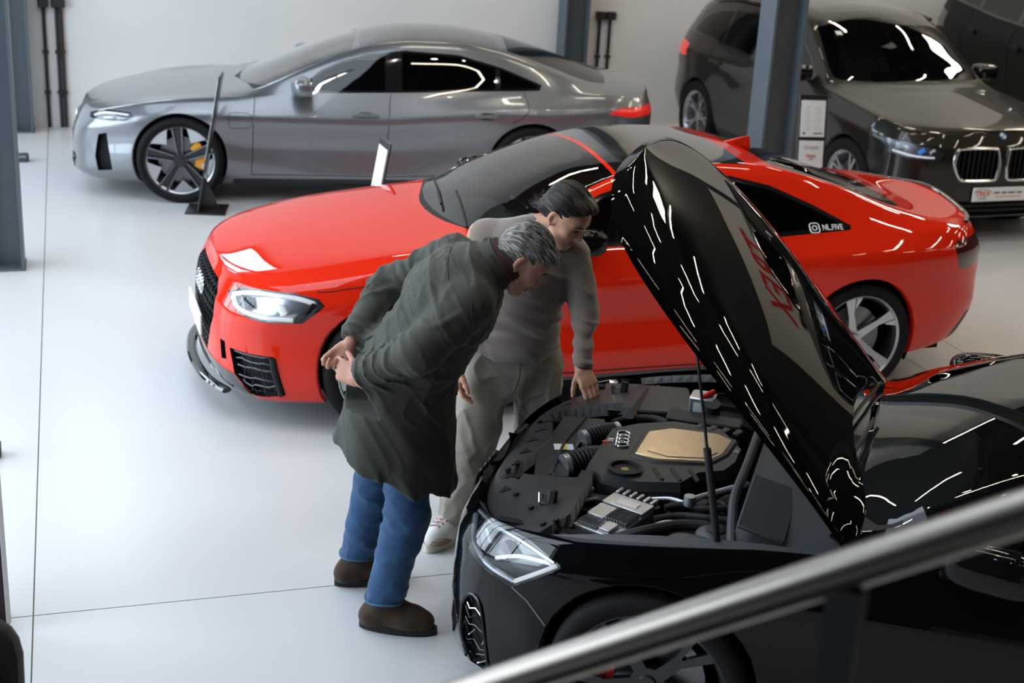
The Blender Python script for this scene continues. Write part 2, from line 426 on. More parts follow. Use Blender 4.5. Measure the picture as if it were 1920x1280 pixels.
class PM:
    """polygon mesh that can be cut along outlines; vertex = x y z sigma nx ny nz"""
    def __init__(s): s.V = []; s.F = []
    COLS = {'side': (0, 2), 'top': (0, 1), 'front': (1, 2), 'wrap': (3, 2)}
    def carve(s, poly, proj, reg, rows=(0, 99), side=None, frm=None, test=None):
        c0, c1 = s.COLS[proj]; poly = [tuple(p) for p in poly]
        ar = sum(poly[i][0] * poly[(i + 1) % len(poly)][1] - poly[(i + 1) % len(poly)][0] * poly[i][1] for i in range(len(poly)))
        if ar < 0: poly = poly[::-1]
        lo0 = min(p[0] for p in poly); hi0 = max(p[0] for p in poly); lo1 = min(p[1] for p in poly); hi1 = max(p[1] for p in poly)
        ins = []
        for fi, f in enumerate(s.F):
            if not rows[0] <= f[2] < rows[1]: continue
            if side and f[3] != side: continue
            if frm and f[1] not in frm: continue
            u = [s.V[i][c0] for i in f[0]]; w = [s.V[i][c1] for i in f[0]]
            if max(u) < lo0 or min(u) > hi0 or max(w) < lo1 or min(w) > hi1: continue
            if test and not test(np.mean([s.V[i] for i in f[0]], 0)): continue
            ins.append(fi)
        for k in range(len(poly)):
            (x0, y0), (x1, y1) = poly[k], poly[(k + 1) % len(poly)]; dx, dy = x1 - x0, y1 - y0; L = math.hypot(dx, dy)
            if L < 1e-6: continue
            cache = {}; nxt = []
            for fi in ins:
                f = s.F[fi]; idx = f[0]; d = [(dx * (s.V[i][c1] - y0) - dy * (s.V[i][c0] - x0)) / L for i in idx]
                if min(d) > -2e-4: nxt.append(fi); continue
                if max(d) < 2e-4: continue
                A = []; B = []
                for q in range(len(idx)):
                    i, j = idx[q], idx[(q + 1) % len(idx)]; di, dj = d[q], d[(q + 1) % len(idx)]
                    if abs(di) <= 2e-4: A.append(i); B.append(i)
                    elif di > 0: A.append(i)
                    else: B.append(i)
                    if (di > 2e-4 and dj < -2e-4) or (di < -2e-4 and dj > 2e-4):
                        key = (min(i, j), max(i, j))
                        if key not in cache:
                            t = di / (di - dj); cache[key] = len(s.V); s.V.append(s.V[i] + (s.V[j] - s.V[i]) * t)
                        A.append(cache[key]); B.append(cache[key])
                if len(A) < 3: continue
                if len(B) < 3: nxt.append(fi); continue
                f[0] = tuple(B); s.F.append([tuple(A), f[1], f[2], f[3]]); nxt.append(len(s.F) - 1)
            ins = nxt
        for fi in ins: s.F[fi][1] = reg
        return s
    def tidy(s, reg, back='body'):
        """give stray slivers of a region back to the body"""
        fs = [i for i, f in enumerate(s.F) if f[1] == reg]; par = {i: i for i in fs}; seen = {}
        def fd(i):
            while par[i] != i: par[i] = par[par[i]]; i = par[i]
            return i
        for i in fs:
            for v in s.F[i][0]:
                if v in seen: par[fd(i)] = fd(seen[v])
                else: seen[v] = i
        cnt = {}
        for i in fs: cnt[fd(i)] = cnt.get(fd(i), 0) + 1
        if len(cnt) > 1:
            big = max(cnt, key=cnt.get)
            for i in fs:
                if fd(i) != big: s.F[i][1] = back
    def both(s, poly, proj, reg, **kw):
        for sd in (1, -1):
            p = [(-a, b) if (sd < 0 and proj in ('wrap', 'front')) else ((a, -b) if (sd < 0 and proj == 'top') else (a, b)) for a, b in poly]
            s.carve(p, proj, reg + ('.L' if sd > 0 else '.R'), side=sd, **kw)
            if reg in ('lamp', 'tail', 'intake', 'kidney'): s.tidy(reg + ('.L' if sd > 0 else '.R'))
        return s
    def get(s, reg, push=0.0, side=None):
        mp = {}; vs = []; ns = []; fs = []
        for f in s.F:
            if f[1] != reg or (side and f[3] != side): continue
            for i in f[0]:
                if i not in mp: mp[i] = len(vs); v = s.V[i]; n = v[4:7] / (np.linalg.norm(v[4:7]) + 1e-9); vs.append(v[:3] - n * push); ns.append(n)
            fs.append(tuple(mp[i] for i in f[0]))
        return vs, fs, ns
    def edges(s, reg):
        """boundary edges of a region (directed)"""
        e = {}
        for f in s.F:
            if f[1] != reg: continue
            for q in range(len(f[0])):
                a, b = f[0][q], f[0][(q + 1) % len(f[0])]
                if (b, a) in e: del e[(b, a)]
                else: e[(a, b)] = 1
        return list(e)
    def out(s, reg, name, m, parent, push=0.0, gap=0.0, flange=0.0):
        vs, fs, ns = s.get(reg, push)
        if not vs: return None
        if flange:   # turned-in edge so that the panel has depth
            mp = {}
            idx = {}
            for f in s.F:
                if f[1] != reg: continue
                for i in f[0]: idx.setdefault(i, len(idx))
            for a, b in s.edges(reg):
                for i in (a, b):
                    if i not in mp:
                        v = s.V[i]; n = v[4:7] / np.linalg.norm(v[4:7]); mp[i] = len(vs); vs.append(v[:3] - n * (push + flange)); ns.append(n)
                fs.append((idx[b], idx[a], mp[a], mp[b]))
        o = mesh_obj(name, vs, fs, m, parent, normals=ns)
        return o
def carve_hood(M, curve, xb):
    """everything above the clamshell line ahead of the cowl curve (half curve, centre first)"""
    M.carve([(1.2, -1.2), (1.2, 1.2), (xb, 1.2), (xb, -1.2)], 'top', 'hood', rows=(5, 9))
    back = list(curve) + [(xb - .02, curve[-1][1])]
    back = back + [(x, -y) for x, y in back[::-1] if y > 0]
    M.carve(back, 'top', 'body', rows=(5, 9), frm=('hood',))
def make_body(C, ds=.045):
    pts = C['plan']; dense = curve_pts([(x, y, 0) for x, y in pts], 24)
    D = np.array([(p.x, max(p.y, 0)) for p in dense]); L = np.concatenate([[0], np.cumsum(np.hypot(*np.diff(D, axis=0).T))])
    N = int(L[-1] / ds) + 1; sg = np.linspace(0, L[-1], N); X = np.interp(sg, L, D[:, 0]); Y = np.interp(sg, L, D[:, 1]); Y[0] = Y[-1] = 0
    xn, xt = pts[0][0], pts[-1][0]
    def sm(t): t = np.clip(t, 0, 1); return t * t * (3 - 2 * t)
    wf = sm((X - (xn - .55)) / .55); wr = sm(((xt + .55) - X) / .55)
    T = {k: pchip(v) for k, v in C['tab'].items()}
    rails = []; nd, td = C['nose'], C['tail']
    Yr = .92
    for k in range(9):
        x = X + nd[k] * wf + td[k] * wr
        if k == 0: y = Y * (1 - .10 / Yr); z = T['zb'](x)
        elif k == 1: y = Y * (1 - T['i1'](x) / Yr); z = T['zb'](x) + .05
        elif k == 2: y = Y * (1 - T['i2'](x) / Yr); z = T['z2'](x)
        elif k == 3: y = Y * (1 - T['i3'](x) / Yr); z = T['z3'](x)
        elif k == 4: y = Y; z = T['z4'](x)
        elif k == 5: y = Y * (1 - T['i5'](x) / Yr); z = T['z5'](x)
        elif k == 6: y = Y * T['f6'](x); z = T['z6'](x)
        elif k == 7: y = Y * T['f6'](x) * .52; z = T['z8'](x) - (T['z8'](x) - T['z6'](x)) * C.get('crown', .27)
        else: y = Y * 0; z = T['z8'](x)
        rails.append(np.stack([x, y, z], -1))
    rails = np.array(rails)            # 9,N,3
    sub = C.get('sub', [2, 2, 3, 4, 4, 6, 5, 5]); sharp = C.get('sharp', {1: .8, 4: .55, 5: .7, 6: .6})
    seg = np.maximum(np.linalg.norm(np.diff(rails, axis=0), axis=-1), 1e-4)
    tang_l = np.zeros_like(rails); tang_r = np.zeros_like(rails)
    for k in range(9):
        dl = (rails[k] - rails[k - 1]) / seg[k - 1][:, None] if k > 0 else None
        dr = (rails[k + 1] - rails[k]) / seg[k][:, None] if k < 8 else None
        if dl is None: tl = tr = dr
        elif dr is None:
            tl = tr = np.stack([dl[:, 0] * 0, -np.ones(N), dl[:, 0] * 0], -1)
        else:
            wl = seg[k][:, None]; wrr = seg[k - 1][:, None]; c = (dl * wl + dr * wrr) / (wl + wrr); sh = sharp.get(k, 0)
            tl = c * (1 - sh) + dl * sh; tr = c * (1 - sh) + dr * sh
        tang_l[k] = tl; tang_r[k] = tr
    rows = []; rowseg = []
    for k in range(8):
        h = seg[k][:, None]
        for q in range(sub[k]):
            t = q / sub[k]
            rows.append((1 + 2 * t) * (1 - t) ** 2 * rails[k] + t * (1 - t) ** 2 * h * tang_r[k] + t * t * (3 - 2 * t) * rails[k + 1] + t * t * (t - 1) * h * tang_l[k + 1]); rowseg.append(k)
    rows.append(rails[8]); G = np.array(rows)          # Rr,N,3
    if 'deform' in C: G = C['deform'](G, np.array(rowseg + [8]))
    G[:, :, 1] = np.maximum(G[:, :, 1], 0); G[:, 0, 1] = 0; G[:, -1, 1] = 0; G[-1, :, 1] = 0
    du = np.gradient(G, axis=1); dv = np.gradient(G, axis=0)
    dv[-1] = [0, -1, 0]; du[:, 0] = [0, 1, 0]; du[:, -1] = [0, -1, 0]
    Nn = np.cross(du, dv); Nn /= np.linalg.norm(Nn, axis=-1, keepdims=True) + 1e-9
    # orientation: outward
    mid = Nn[len(rowseg) // 3, N // 2]
    if mid[1] < 0: Nn = -Nn
    Nn[-1, :, 1] = 0; Nn[:, 0, 1] = 0; Nn[:, -1, 1] = 0
    M = PM(); Rr = G.shape[0]; key = {}; ids = {}
    for sd in (1, -1):
        for j in range(Rr):
            for i in range(N):
                p = G[j, i] * (1, sd, 1)
                mid_ = abs(p[1]) < 1e-6
                kk = (j, i, 0 if mid_ else sd)
                if kk not in key:
                    key[kk] = len(M.V); n = Nn[j, i] * (1, sd, 1); M.V.append(np.array([*p, sd * sg[i], *n]))
                ids[(sd, j, i)] = key[kk]
        for j in range(Rr - 1):
            for i in range(N - 1):
                q = [ids[(sd, j, i)], ids[(sd, j, i + 1)], ids[(sd, j + 1, i + 1)], ids[(sd, j + 1, i)]]
                if sd < 0: q = q[::-1]
                q2 = [v for n_, v in enumerate(q) if v not in q[:n_]]
                if len(q2) >= 3: M.F.append([tuple(q2), 'body', rowseg[j], sd])
    M.G = G; M.Nn = Nn; M.sg = sg
    return M
def circle_poly(cx, cy, r, n=40, a0=0, a1=360): return [(cx + r * math.cos(R(a0 + (a1 - a0) * i / n)), cy + r * math.sin(R(a0 + (a1 - a0) * i / n))) for i in range(n)]
def arch_cut(M, xw, zw, r, dep, parent, m_lip):
    for sd in (1, -1):
        reg = 'arch%.2f%d' % (xw, sd)
        M.carve(circle_poly(xw, zw, r), 'side', reg, rows=(0, 5), side=sd)
        def on(P): return abs(math.hypot(P[0] - xw, P[2] - zw) - r) < .012
        vs = []; fs = []
        for a, b in M.edges(reg):
            A, B = M.V[a][:3], M.V[b][:3]
            if not (on(A) and on(B)): continue
            i = len(vs)
            def inn(P, k, dr): d = np.array([P[0] - xw, 0, P[2] - zw]); d /= np.linalg.norm(d) + 1e-9; return P + np.array([0, -sd * k, 0]) - d * dr
            vs += [A, B, inn(A, .004, .008), inn(B, .004, .008), inn(A, dep, .012), inn(B, dep, .012)]
            fs += [(i, i + 1, i + 3, i + 2), (i + 2, i + 3, i + 5, i + 4)]
        if vs: mesh_obj('wheel_arch_lip', vs, fs, m_lip, parent)
        w = MB(); n = 26
        for i in range(n):
            t0 = R(-25 + 230 * i / n); t1 = R(-25 + 230 * (i + 1) / n)
            rr = r + .005; y0 = sd * (M.yw - .03); y1 = sd * (M.yw - .36)
            P = lambda t, y: (xw + rr * math.cos(t), y, zw + rr * math.sin(t))
            w.add([P(t0, y0), P(t1, y0), P(t1, y1), P(t0, y1)], [(0, 1, 2, 3)])
            w.add([P(t0, y1), P(t1, y1), (xw, y1, zw)], [(0, 1, 2)])
        w.build('wheel_well', DARK, parent)
def make_wheel(parent, x, y, r, rim_r, spokes, m_rim, m_face, caliper=None, width=.25, rot=0.0, dish=.03):
    """wheel part with tyre, disc, caliper; outward face at +y for the left side"""
    s = 1 if y > 0 else -1; e = empty('wheel'); 
    S = Matrix.Diagonal((1, s, 1))
    T = Matrix.Translation((x, y, r)) @ Matrix.Rotation(rot, 4, 'Y') @ S.to_4x4()
    bpy.data.objects.remove(e)
    h = width / 2
    # rim barrel + spokes is the wheel itself
    rim = MB()
    rim.lathe([(rim_r + .004, -.0), (rim_r + .008, -.008), (rim_r - .006, -.014), (rim_r - .022, -.03), (rim_r - .03, -.12), (rim_r - .05, -width + .03), (rim_r + .004, -width + .01)], 56)
    w = rim.build('wheel', m_rim, parent, angle=30); w.data.transform(T)
    sp = MB(); spokes(sp, rim_r); o = sp.build('spokes', m_face, w, angle=30); o.data.transform(T)
    if s < 0: w.data.flip_normals(); o.data.flip_normals()
    o = MB().lathe([(rim_r - .010, -.008), (rim_r - .001, .002), (rim_r + .007, .001), (rim_r + .008, -.006)], 64).build('rim_edge', m_face, w); o.data.transform(T)
    t = MB(); a = rim_r
    t.lathe([(a - .006, -.012), (a + .006, .004), (a + .022, .012), (r - .035, .014), (r - .012, .004), (r - .002, -.022), (r, -.05), (r, -width + .05), (r - .012, -width - .004), (r - .035, -width - .012), (a, -width)], 64)
    for g in (.075, .115, .155): t.lathe([(r + .0005, -g), (r - .006, -g - .002), (r - .006, -g - .008), (r + .0005, -g - .01)], 64)
    o = t.build('tyre', RUB, w, angle=50); o.data.transform(T)
    d = MB(); d.lathe([(.06, -.09), (.185, -.09), (.185, -.115), (.06, -.115)], 40)
    o = d.build('brake_disc', mat('brake_disc', (.22, .22, .23), .35, .9, noise=.1, nscale=40), w); o.data.transform(T)
    o = MB().lathe([(.0001, .006 - dish), (.03, .004 - dish), (.034, -.004 - dish), (.034, -.03 - dish)], 24).build('hub_cap', m_face, w); o.data.transform(T)
    if caliper:
        c = MB(); n = 8
        a0, a1 = caliper[1]
        for i in range(n):
            t0 = R(a0 + (a1 - a0) * i / n); t1 = R(a0 + (a1 - a0) * (i + 1) / n)
            P = lambda t, rr, yy: (rr * math.cos(t), yy, rr * math.sin(t))
            c.add([P(t0, .12, -.055), P(t1, .12, -.055), P(t1, .205, -.055), P(t0, .205, -.055), P(t0, .12, -.13), P(t1, .12, -.13), P(t1, .205, -.13), P(t0, .205, -.13)],
                  [(0, 1, 2, 3), (7, 6, 5, 4), (3, 2, 6, 7), (1, 0, 4, 5), (0, 3, 7, 4), (2, 1, 5, 6)])
        o = c.build('brake_caliper', caliper[0], w, angle=40); o.data.transform(Matrix.Translation((x, y, r)) @ S.to_4x4())
    return w
def spoke_bar(mb, r0, r1, w0, w1, ang, y0, y1, th=.03, off0=0., off1=0.):
    """tapered bar in the wheel plane from radius r0 to r1 at ang degrees; y = outward face depth; off = sideways shift"""
    a = R(ang); ca, sa = math.cos(a), math.sin(a)
    def P(r, t, y): return (r * ca - t * sa, y, r * sa + t * ca)
    vs = [P(r0, off0 - w0, y0), P(r0, off0 + w0, y0), P(r1, off1 + w1, y1), P(r1, off1 - w1, y1),
          P(r0, off0 - w0 * .7, y0 - th), P(r0, off0 + w0 * .7, y0 - th), P(r1, off1 + w1 * .7, y1 - th), P(r1, off1 - w1 * .7, y1 - th)]
    mb.add(vs, [(0, 1, 2, 3), (7, 6, 5, 4), (0, 4, 5, 1), (1, 5, 6, 2), (2, 6, 7, 3), (3, 7, 4, 0)])
def seat(parent, x, y, z, m, m2, back=22, scale=1.0):
    b = MB(); b.sell((x + .05, y, z + .12), (.27, .25, .10), .5, .45, 20, 10)
    Mx = Matrix.Rotation(R(-back), 3, 'Y')
    b.sell((x - .30, y, z + .45), (.09, .24, .34), .5, .5, 20, 12, Mx)
    b.sell((x - .43, y, z + .83), (.055, .13, .10), .6, .55, 16, 10, Mx)
    for s in (-1, 1):
        b.sell((x - .24, y + s * .20, z + .42), (.09, .06, .24), .7, .7, 12, 8, Mx)
        b.sell((x + .05, y + s * .22, z + .17), (.24, .055, .06), .6, .6, 12, 8)
    return b.build('seat', m, parent)
def interior(parent, p, m_seat, m_dash, m_light=None):
    """p: dict x_dash, z, w (half width), rear, wheel_y"""
    xd, z, w = p['xd'], p['z'], p['w']
    MB().box(((xd + p['rear']) / 2, 0, z - .02), (xd - p['rear'], 2 * w, .04)).build('cabin_floor', DARK, parent)
    d = MB(); d.sell((xd - .04, 0, z + .46), (.27, w * .96, .14), .45, .35, 28, 10); d.sell((xd + .0, 0, z + .27), (.24, w * .93, .22), .4, .3, 20, 8)
    d.box((xd - .30, 0, z + .22), (.9, .22, .36), bev=.05)
    d.build('dashboard', m_dash, parent)
    MB().box((xd - .24, -.02, z + .62), (.03, .30, .15), Matrix.Rotation(R(-15), 3, 'Y'), bev=.01).build('dashboard_screen', GLOSSBLK, parent)
    wy = p.get('wheel_y', .36)
    Mt = Matrix.Rotation(R(-68 + 90), 3, 'Y')
    sw = MB(); n = 32; Cc = Vector((xd - .36, wy, z + .56))
    Mq = Matrix.Rotation(R(-25), 3, 'Y')
    sw.tube([Cc + Mq @ Vector((0, .185 * math.cos(2 * PI * i / n), .185 * math.sin(2 * PI * i / n))) for i in range(n + 1)], .016, 8, caps=False)
    sw.sell(Cc, (.03, .075, .06), .7, .7, 14, 8, Mq)
    for a in (0, 180, 270): sw.tube([Cc, Cc + Mq @ Vector((0, .18 * math.cos(R(a)), .18 * math.sin(R(a))))], .014, 6)
    sw.cyl(Cc, Cc + Vector((.3, 0, -.08)), .03, 10)
    sw.build('steering_wheel', BLK, parent)
    for sy in (1, -1): seat(parent, xd - .95, sy * .37, z + .08, m_seat, m_dash)
    rb = MB(); rx = p['rx']
    rb.sell((rx, 0, z + .22), (.28, w * .8, .12), .4, .3, 24, 10); rb.sell((rx - .3, 0, z + .52), (.10, w * .8, .32), .4, .3, 24, 10, Matrix.Rotation(R(-24), 3, 'Y'))
    rb.build('rear_bench', m_seat, parent)
def honeycomb(mb, inside, surf, cw, y0, y1, z0, z1, t=.006, dep=.02):
    """hexagon lattice; inside(y,z) tests, surf(y,z) -> x"""
    done = set(); hgt = cw * .62; rr = 0; z = z0
    def key(p): return (round(p[0], 4), round(p[1], 4))
    while z < z1:
        y = y0 + (cw / 2 if rr % 2 else 0)
        while y < y1:
            hexp = [(y, z + hgt * .66), (y + cw / 2, z + hgt * .33), (y + cw / 2, z - hgt * .33), (y, z - hgt * .66), (y - cw / 2, z - hgt * .33), (y - cw / 2, z + hgt * .33)]
            for i in range(6):
                a, b = hexp[i], hexp[(i + 1) % 6]; k = tuple(sorted((key(a), key(b))))
                if k in done: continue
                done.add(k)
                if inside(*a) and inside(*b):
                    A = Vector((surf(*a), *a)); B = Vector((surf(*b), *b)); d = (B - A)
                    if d.length < 1e-5: continue
                    mb.box((A + B) / 2 - Vector((dep / 2, 0, 0)), (dep, d.length + t, t), frame((1, 0, 0), d))
            y += cw
        z += hgt; rr += 1
    return mb
def poly_in(poly):
    def f(y, z):
        c = False; n = len(poly)
        for i in range(n):
            (x0, y0), (x1, y1) = poly[i], poly[(i + 1) % n]
            if (y0 > z) != (y1 > z) and y < (x1 - x0) * (z - y0) / (y1 - y0) + x0: c = not c
        return c
    return f
def nose_surf(M):
    """x of the front skin at (y, z)"""
    pts = np.array([v[:3] for v in M.V if v[0] > .35]); 
    def f(y, z):
        d = (pts[:, 1] - y) ** 2 + (pts[:, 2] - z) ** 2; k = np.argpartition(d, 6)[:6]; w = 1 / (d[k] + 1e-5)
        return float((pts[k, 0] * w).sum() / w.sum())
    return f
def rings_logo(parent, name, c, fr, r, t, m, n=4, tilt=0):
    """row of interlocking rings in the plane of frame fr"""
    mb = MB()
    for i in range(n):
        cx = (i - (n - 1) / 2) * r * 1.42
        mb.tube([Vector(c) + fr @ Vector((cx + r * math.cos(2 * PI * k / 24), r * math.sin(2 * PI * k / 24), .001)) for k in range(25)], t, 6, caps=False)
    return mb.build(name, m, parent)
# ------------------------------------------------------------------ red coupe (and the body net it shares with the black one)
RS_PLAN = [(.86, 0), (.857, .2), (.835, .42), (.77, .62), (.64, .77), (.43, .86), (.15, .91), (-.3, .915), (-1.4, .905), (-2.2, .918), (-2.77, .932), (-3.15, .912), (-3.48, .83), (-3.69, .67), (-3.78, .38), (-3.805, 0)]
RS_TAB = dict(
    zb=[(.9, .20), (.6, .15), (.4, .15), (-.4, .17), (-2.3, .19), (-3.1, .21), (-3.6, .27), (-3.9, .33)],
    i1=[(.9, .03), (.4, .01), (-.5, .03), (-2.2, .03), (-3, .01), (-3.9, .06)],
    i2=[(.9, .01), (.4, -.005), (0, -.015), (-.6, .0), (-1.4, .005), (-2.2, -.005), (-2.77, -.02), (-3.2, 0), (-3.9, .02)],
    z2=[(.9, .34), (.3, .36), (-.5, .33), (-2.2, .35), (-3, .40), (-3.9, .46)],
    i3=[(.9, .015), (.4, .015), (0, -.005), (-.6, .03), (-1.4, .04), (-2.1, .03), (-2.77, -.01), (-3.3, .01), (-3.9, .02)],
    z3=[(.9, .50), (.3, .54), (-.5, .53), (-2.2, .57), (-2.8, .62), (-3.9, .62)],
    z4=[(.9, .61), (.6, .64), (.3, .70), (0, .745), (-.7, .755), (-1.4, .77), (-2.2, .82), (-2.77, .86), (-3.3, .85), (-3.9, .80)],
    i5=[(.9, .07), (.6, .06), (.3, .055), (0, .06), (-.6, .07), (-1.4, .075), (-2.2, .085), (-2.8, .10), (-3.3, .09), (-3.9, .08)],
    z5=[(.9, .715), (.75, .735), (.55, .77), (.3, .815), (0, .86), (-.6, .92), (-1.4, .935), (-2.2, .95), (-2.8, .965), (-3.3, .96), (-3.6, .94), (-3.9, .90)],
    f6=[(.9, .80), (.5, .74), (.2, .725), (-.2, .75), (-.55, .80), (-.72, .80), (-.95, .745), (-1.2, .685), (-1.45, .642), (-1.8, .63), (-2.2, .625), (-2.6, .64), (-3.0, .68), (-3.3, .74), (-3.6, .78), (-3.9, .80)],
    z6=[(.9, .738), (.75, .765), (.55, .81), (.3, .855), (0, .90), (-.3, .93), (-.55, .955), (-.66, .98), (-.8, 1.05), (-1.05, 1.165), (-1.3, 1.255), (-1.55, 1.305), (-1.85, 1.32), (-2.15, 1.305), (-2.5, 1.235), (-2.8, 1.145), (-3.1, 1.045), (-3.3, 1.0), (-3.6, .975), (-3.9, .93)],
    z8=[(.9, .742), (.78, .775), (.6, .825), (.4, .868), (0, .925), (-.3, .955), (-.40, .965), (-.46, .975), (-.55, 1.02), (-.75, 1.115), (-1.0, 1.225), (-1.2, 1.295), (-1.4, 1.34), (-1.65, 1.365), (-1.95, 1.362), (-2.25, 1.325), (-2.6, 1.24), (-2.9, 1.15), (-3.2, 1.06), (-3.4, 1.02), (-3.6, 1.01), (-3.78, 1.02), (-3.9, .985)])
RS_CAR = dict(plan=RS_PLAN, tab=RS_TAB, nose=[-.03, 0, .0, .0, -.02, -.075, -.085, -.085, -.085], tail=[.10, .06, .0, .0, .02, .06, .05, .05, .05])
RS_WB = 2.766
DLO_RS = [(-.80, .955), (-.98, 1.09), (-1.2, 1.19), (-1.45, 1.258), (-1.72, 1.284), (-1.98, 1.268), (-2.22, 1.215), (-2.48, 1.11), (-2.69, 1.005), (-2.68, .985), (-2.2, .962), (-1.4, .942)]
def shrink(poly, d):
    """inset a convex outline"""
    n = len(poly); ar = sum(poly[i][0] * poly[(i + 1) % n][1] - poly[(i + 1) % n][0] * poly[i][1] for i in range(n)); s = 1 if ar > 0 else -1; out = []
    for i in range(n):
        p0 = Vector(poly[i - 1]); p1 = Vector(poly[i]); p2 = Vector(poly[(i + 1) % n]); e1 = (p1 - p0).normalized(); e2 = (p2 - p1).normalized()
        n1 = Vector((-e1.y, e1.x)) * s; n2 = Vector((-e2.y, e2.x)) * s; b = (n1 + n2).normalized(); out.append(tuple(p1 + b * (d / max(.35, b.dot(n1)))))
    return out
def clip_x(poly, xa, xb):
    """part of a convex outline with xa >= x >= xb"""
    def cl(P, x, keep):
        o = []
        for i in range(len(P)):
            a, b = P[i], P[(i + 1) % len(P)]; ia, ib = keep(a[0]), keep(b[0])
            if ia: o.append(a)
            if ia != ib: t = (x - a[0]) / (b[0] - a[0]); o.append((x, a[1] + (b[1] - a[1]) * t))
        return o
    return cl(cl(poly, xa, lambda v: v <= xa), xb, lambda v: v >= xb)
HOOD_CURVE = [(-.405, 0), (-.415, .15), (-.47, .40), (-.585, .70), (-.68, .98)]
def rs_shell(root, paint, roof_mat, door_x=(-.60, -1.98)):
    M = make_body(RS_CAR); M.yw = .915
    arch_cut(M, 0, .36, .375, .05, root, paint); arch_cut(M, -RS_WB, .36, .375, .05, root, paint)
    # hood down to the clamshell line, windscreen, roof, rear window
    carve_hood(M, HOOD_CURVE, -.85)
    M.carve([(-.445, 0), (-.455, .2), (-.50, .42), (-.60, .64), (-.655, .705), (-.70, .71), (-1.31, .565), (-1.31, -.565), (-.70, -.71), (-.655, -.705), (-.60, -.64), (-.50, -.42), (-.455, -.2)], 'top', 'windscreen', rows=(6, 9))
    M.carve([(-.38, -.8), (-.38, .8), (-.73, .8), (-.73, -.8)], 'top', 'cowl', rows=(6, 9), frm=('body',))
    M.carve([(-1.335, -.56), (-1.335, .56), (-2.12, .548), (-2.12, -.548)], 'top', 'roof', rows=(6, 9), frm=('body',))
    M.carve([(-2.30, .50), (-2.42, .53), (-3.06, .60), (-3.15, .55), (-3.17, .4), (-3.18, 0), (-3.17, -.4), (-3.15, -.55), (-3.06, -.60), (-2.42, -.53), (-2.30, -.5)], 'top', 'rear_window', rows=(6, 9), frm=('body',))
    M.both(DLO_RS, 'side', 'trim', rows=(4, 7), frm=('body', 'cowl'))
    g = shrink(DLO_RS, .022)
    M.both(clip_x(g, -.9, -1.90), 'side', 'glass1', rows=(4, 7), frm=('trim.L', 'trim.R'))
    M.both(clip_x(g, -1.97, -2.60), 'side', 'glass2', rows=(4, 7), frm=('trim.L', 'trim.R'))
    M.both([(-.56, .26), (-.60, .94), (-1.95, .96), (-2.0, .75), (-1.93, .26)], 'side', 'door', rows=(1, 5), frm=('body',))
    M.both([(-.40, .17), (-.42, .235), (-2.36, .255), (-2.36, .20)], 'side', 'sill', rows=(0, 3), frm=('body',))
    return M

def lamp_unit(M, root, reg, sd, m_house, m_bar, depth=.045, bars=(), name='headlamp', lens=None):
    """housing pushed in behind a clear lens, with light bars following the lamp outline (wrap coordinates)"""
    h = M.out(reg, name, m_house, root, push=depth)
    if h is None: return None
    # side walls of the housing
    vs = []; fs = []
    for a, b in M.edges(reg):
        i = len(vs)
        for q in (a, b):
            v = M.V[q]; n = v[4:7] / np.linalg.norm(v[4:7]); vs += [v[:3] - n * .001, v[:3] - n * depth]
        fs.append((i, i + 2, i + 3, i + 1))
    mesh_obj('lamp_surround', vs, fs, GLOSSBLK, h)
    M.out(reg, 'lens', lens or glass('clear_lens', (.93, .95, .97), 1.0), h, push=-.001)
    W = np.array([v for v in M.V if (v[3] > 0) == (sd > 0) and v[0] > -.3 and math.hypot(v[4], v[5]) > .55])
    for pts, r, mm, dp in bars:
        P = []
        for sg_, z in pts:
            d = (W[:, 3] - sd * sg_) ** 2 + (W[:, 2] - z) ** 2; k = np.argpartition(d, 5)[:5]; w = 1 / (d[k] + 1e-5); v = (W[k] * w[:, None]).sum(0) / w.sum(); n = v[4:7] / np.linalg.norm(v[4:7])
            v[2] = z; P.append(v[:3] - n * dp)
        MB().tube(curve_pts(P, 4), r, 6).build('light_bar', mm, h)
    return h
def recess(M, root, reg, depth, m, name, wall=None):
    """sunken backing plus side walls for an opening"""
    h = M.out(reg, name, m, root, push=depth)
    vs = []; fs = []
    for a, b in M.edges(reg):
        i = len(vs)
        for q in (a, b):
            v = M.V[q]; n = v[4:7] / np.linalg.norm(v[4:7]); vs += [v[:3], v[:3] - n * depth]
        fs.append((i, i + 2, i + 3, i + 1))
    if vs: mesh_obj('opening_edge', vs, fs, wall or GLOSSBLK, h)
    return h
def surf_pt(M, col0, col1, u, w, sd=1, push=0., ymin=0.):
    """skin point nearest to two given coordinates; returns point and normal"""
    if not hasattr(M, '_arr'): M._arr = np.array(M.V)
    W = M._arr; d = (W[:, col0] - u) ** 2 + (W[:, col1] - w) ** 2 + 9 * (W[:, 1] * sd < -1e-3) + .2 * ((W[:, 4:7] * np.array([0, sd, .0])).sum(1) < -.2) + (.5 * (np.hypot(W[:, 4], W[:, 5]) < .3) + 9 * ((W[:, 0] < -2) & (abs(u) < 2.2)) if col0 == 3 else 0) + 9 * (np.abs(W[:, 1]) < ymin) + (9 * (W[:, 6] < .25) if (col0, col1) == (0, 1) else 0)
    k = np.argpartition(d, 6)[:6]; ww = 1 / (d[k] + 1e-5); v = (W[k] * ww[:, None]).sum(0) / ww.sum(); n = v[4:7] / np.linalg.norm(v[4:7])
    return Vector(v[:3] - n * push), Vector(n)
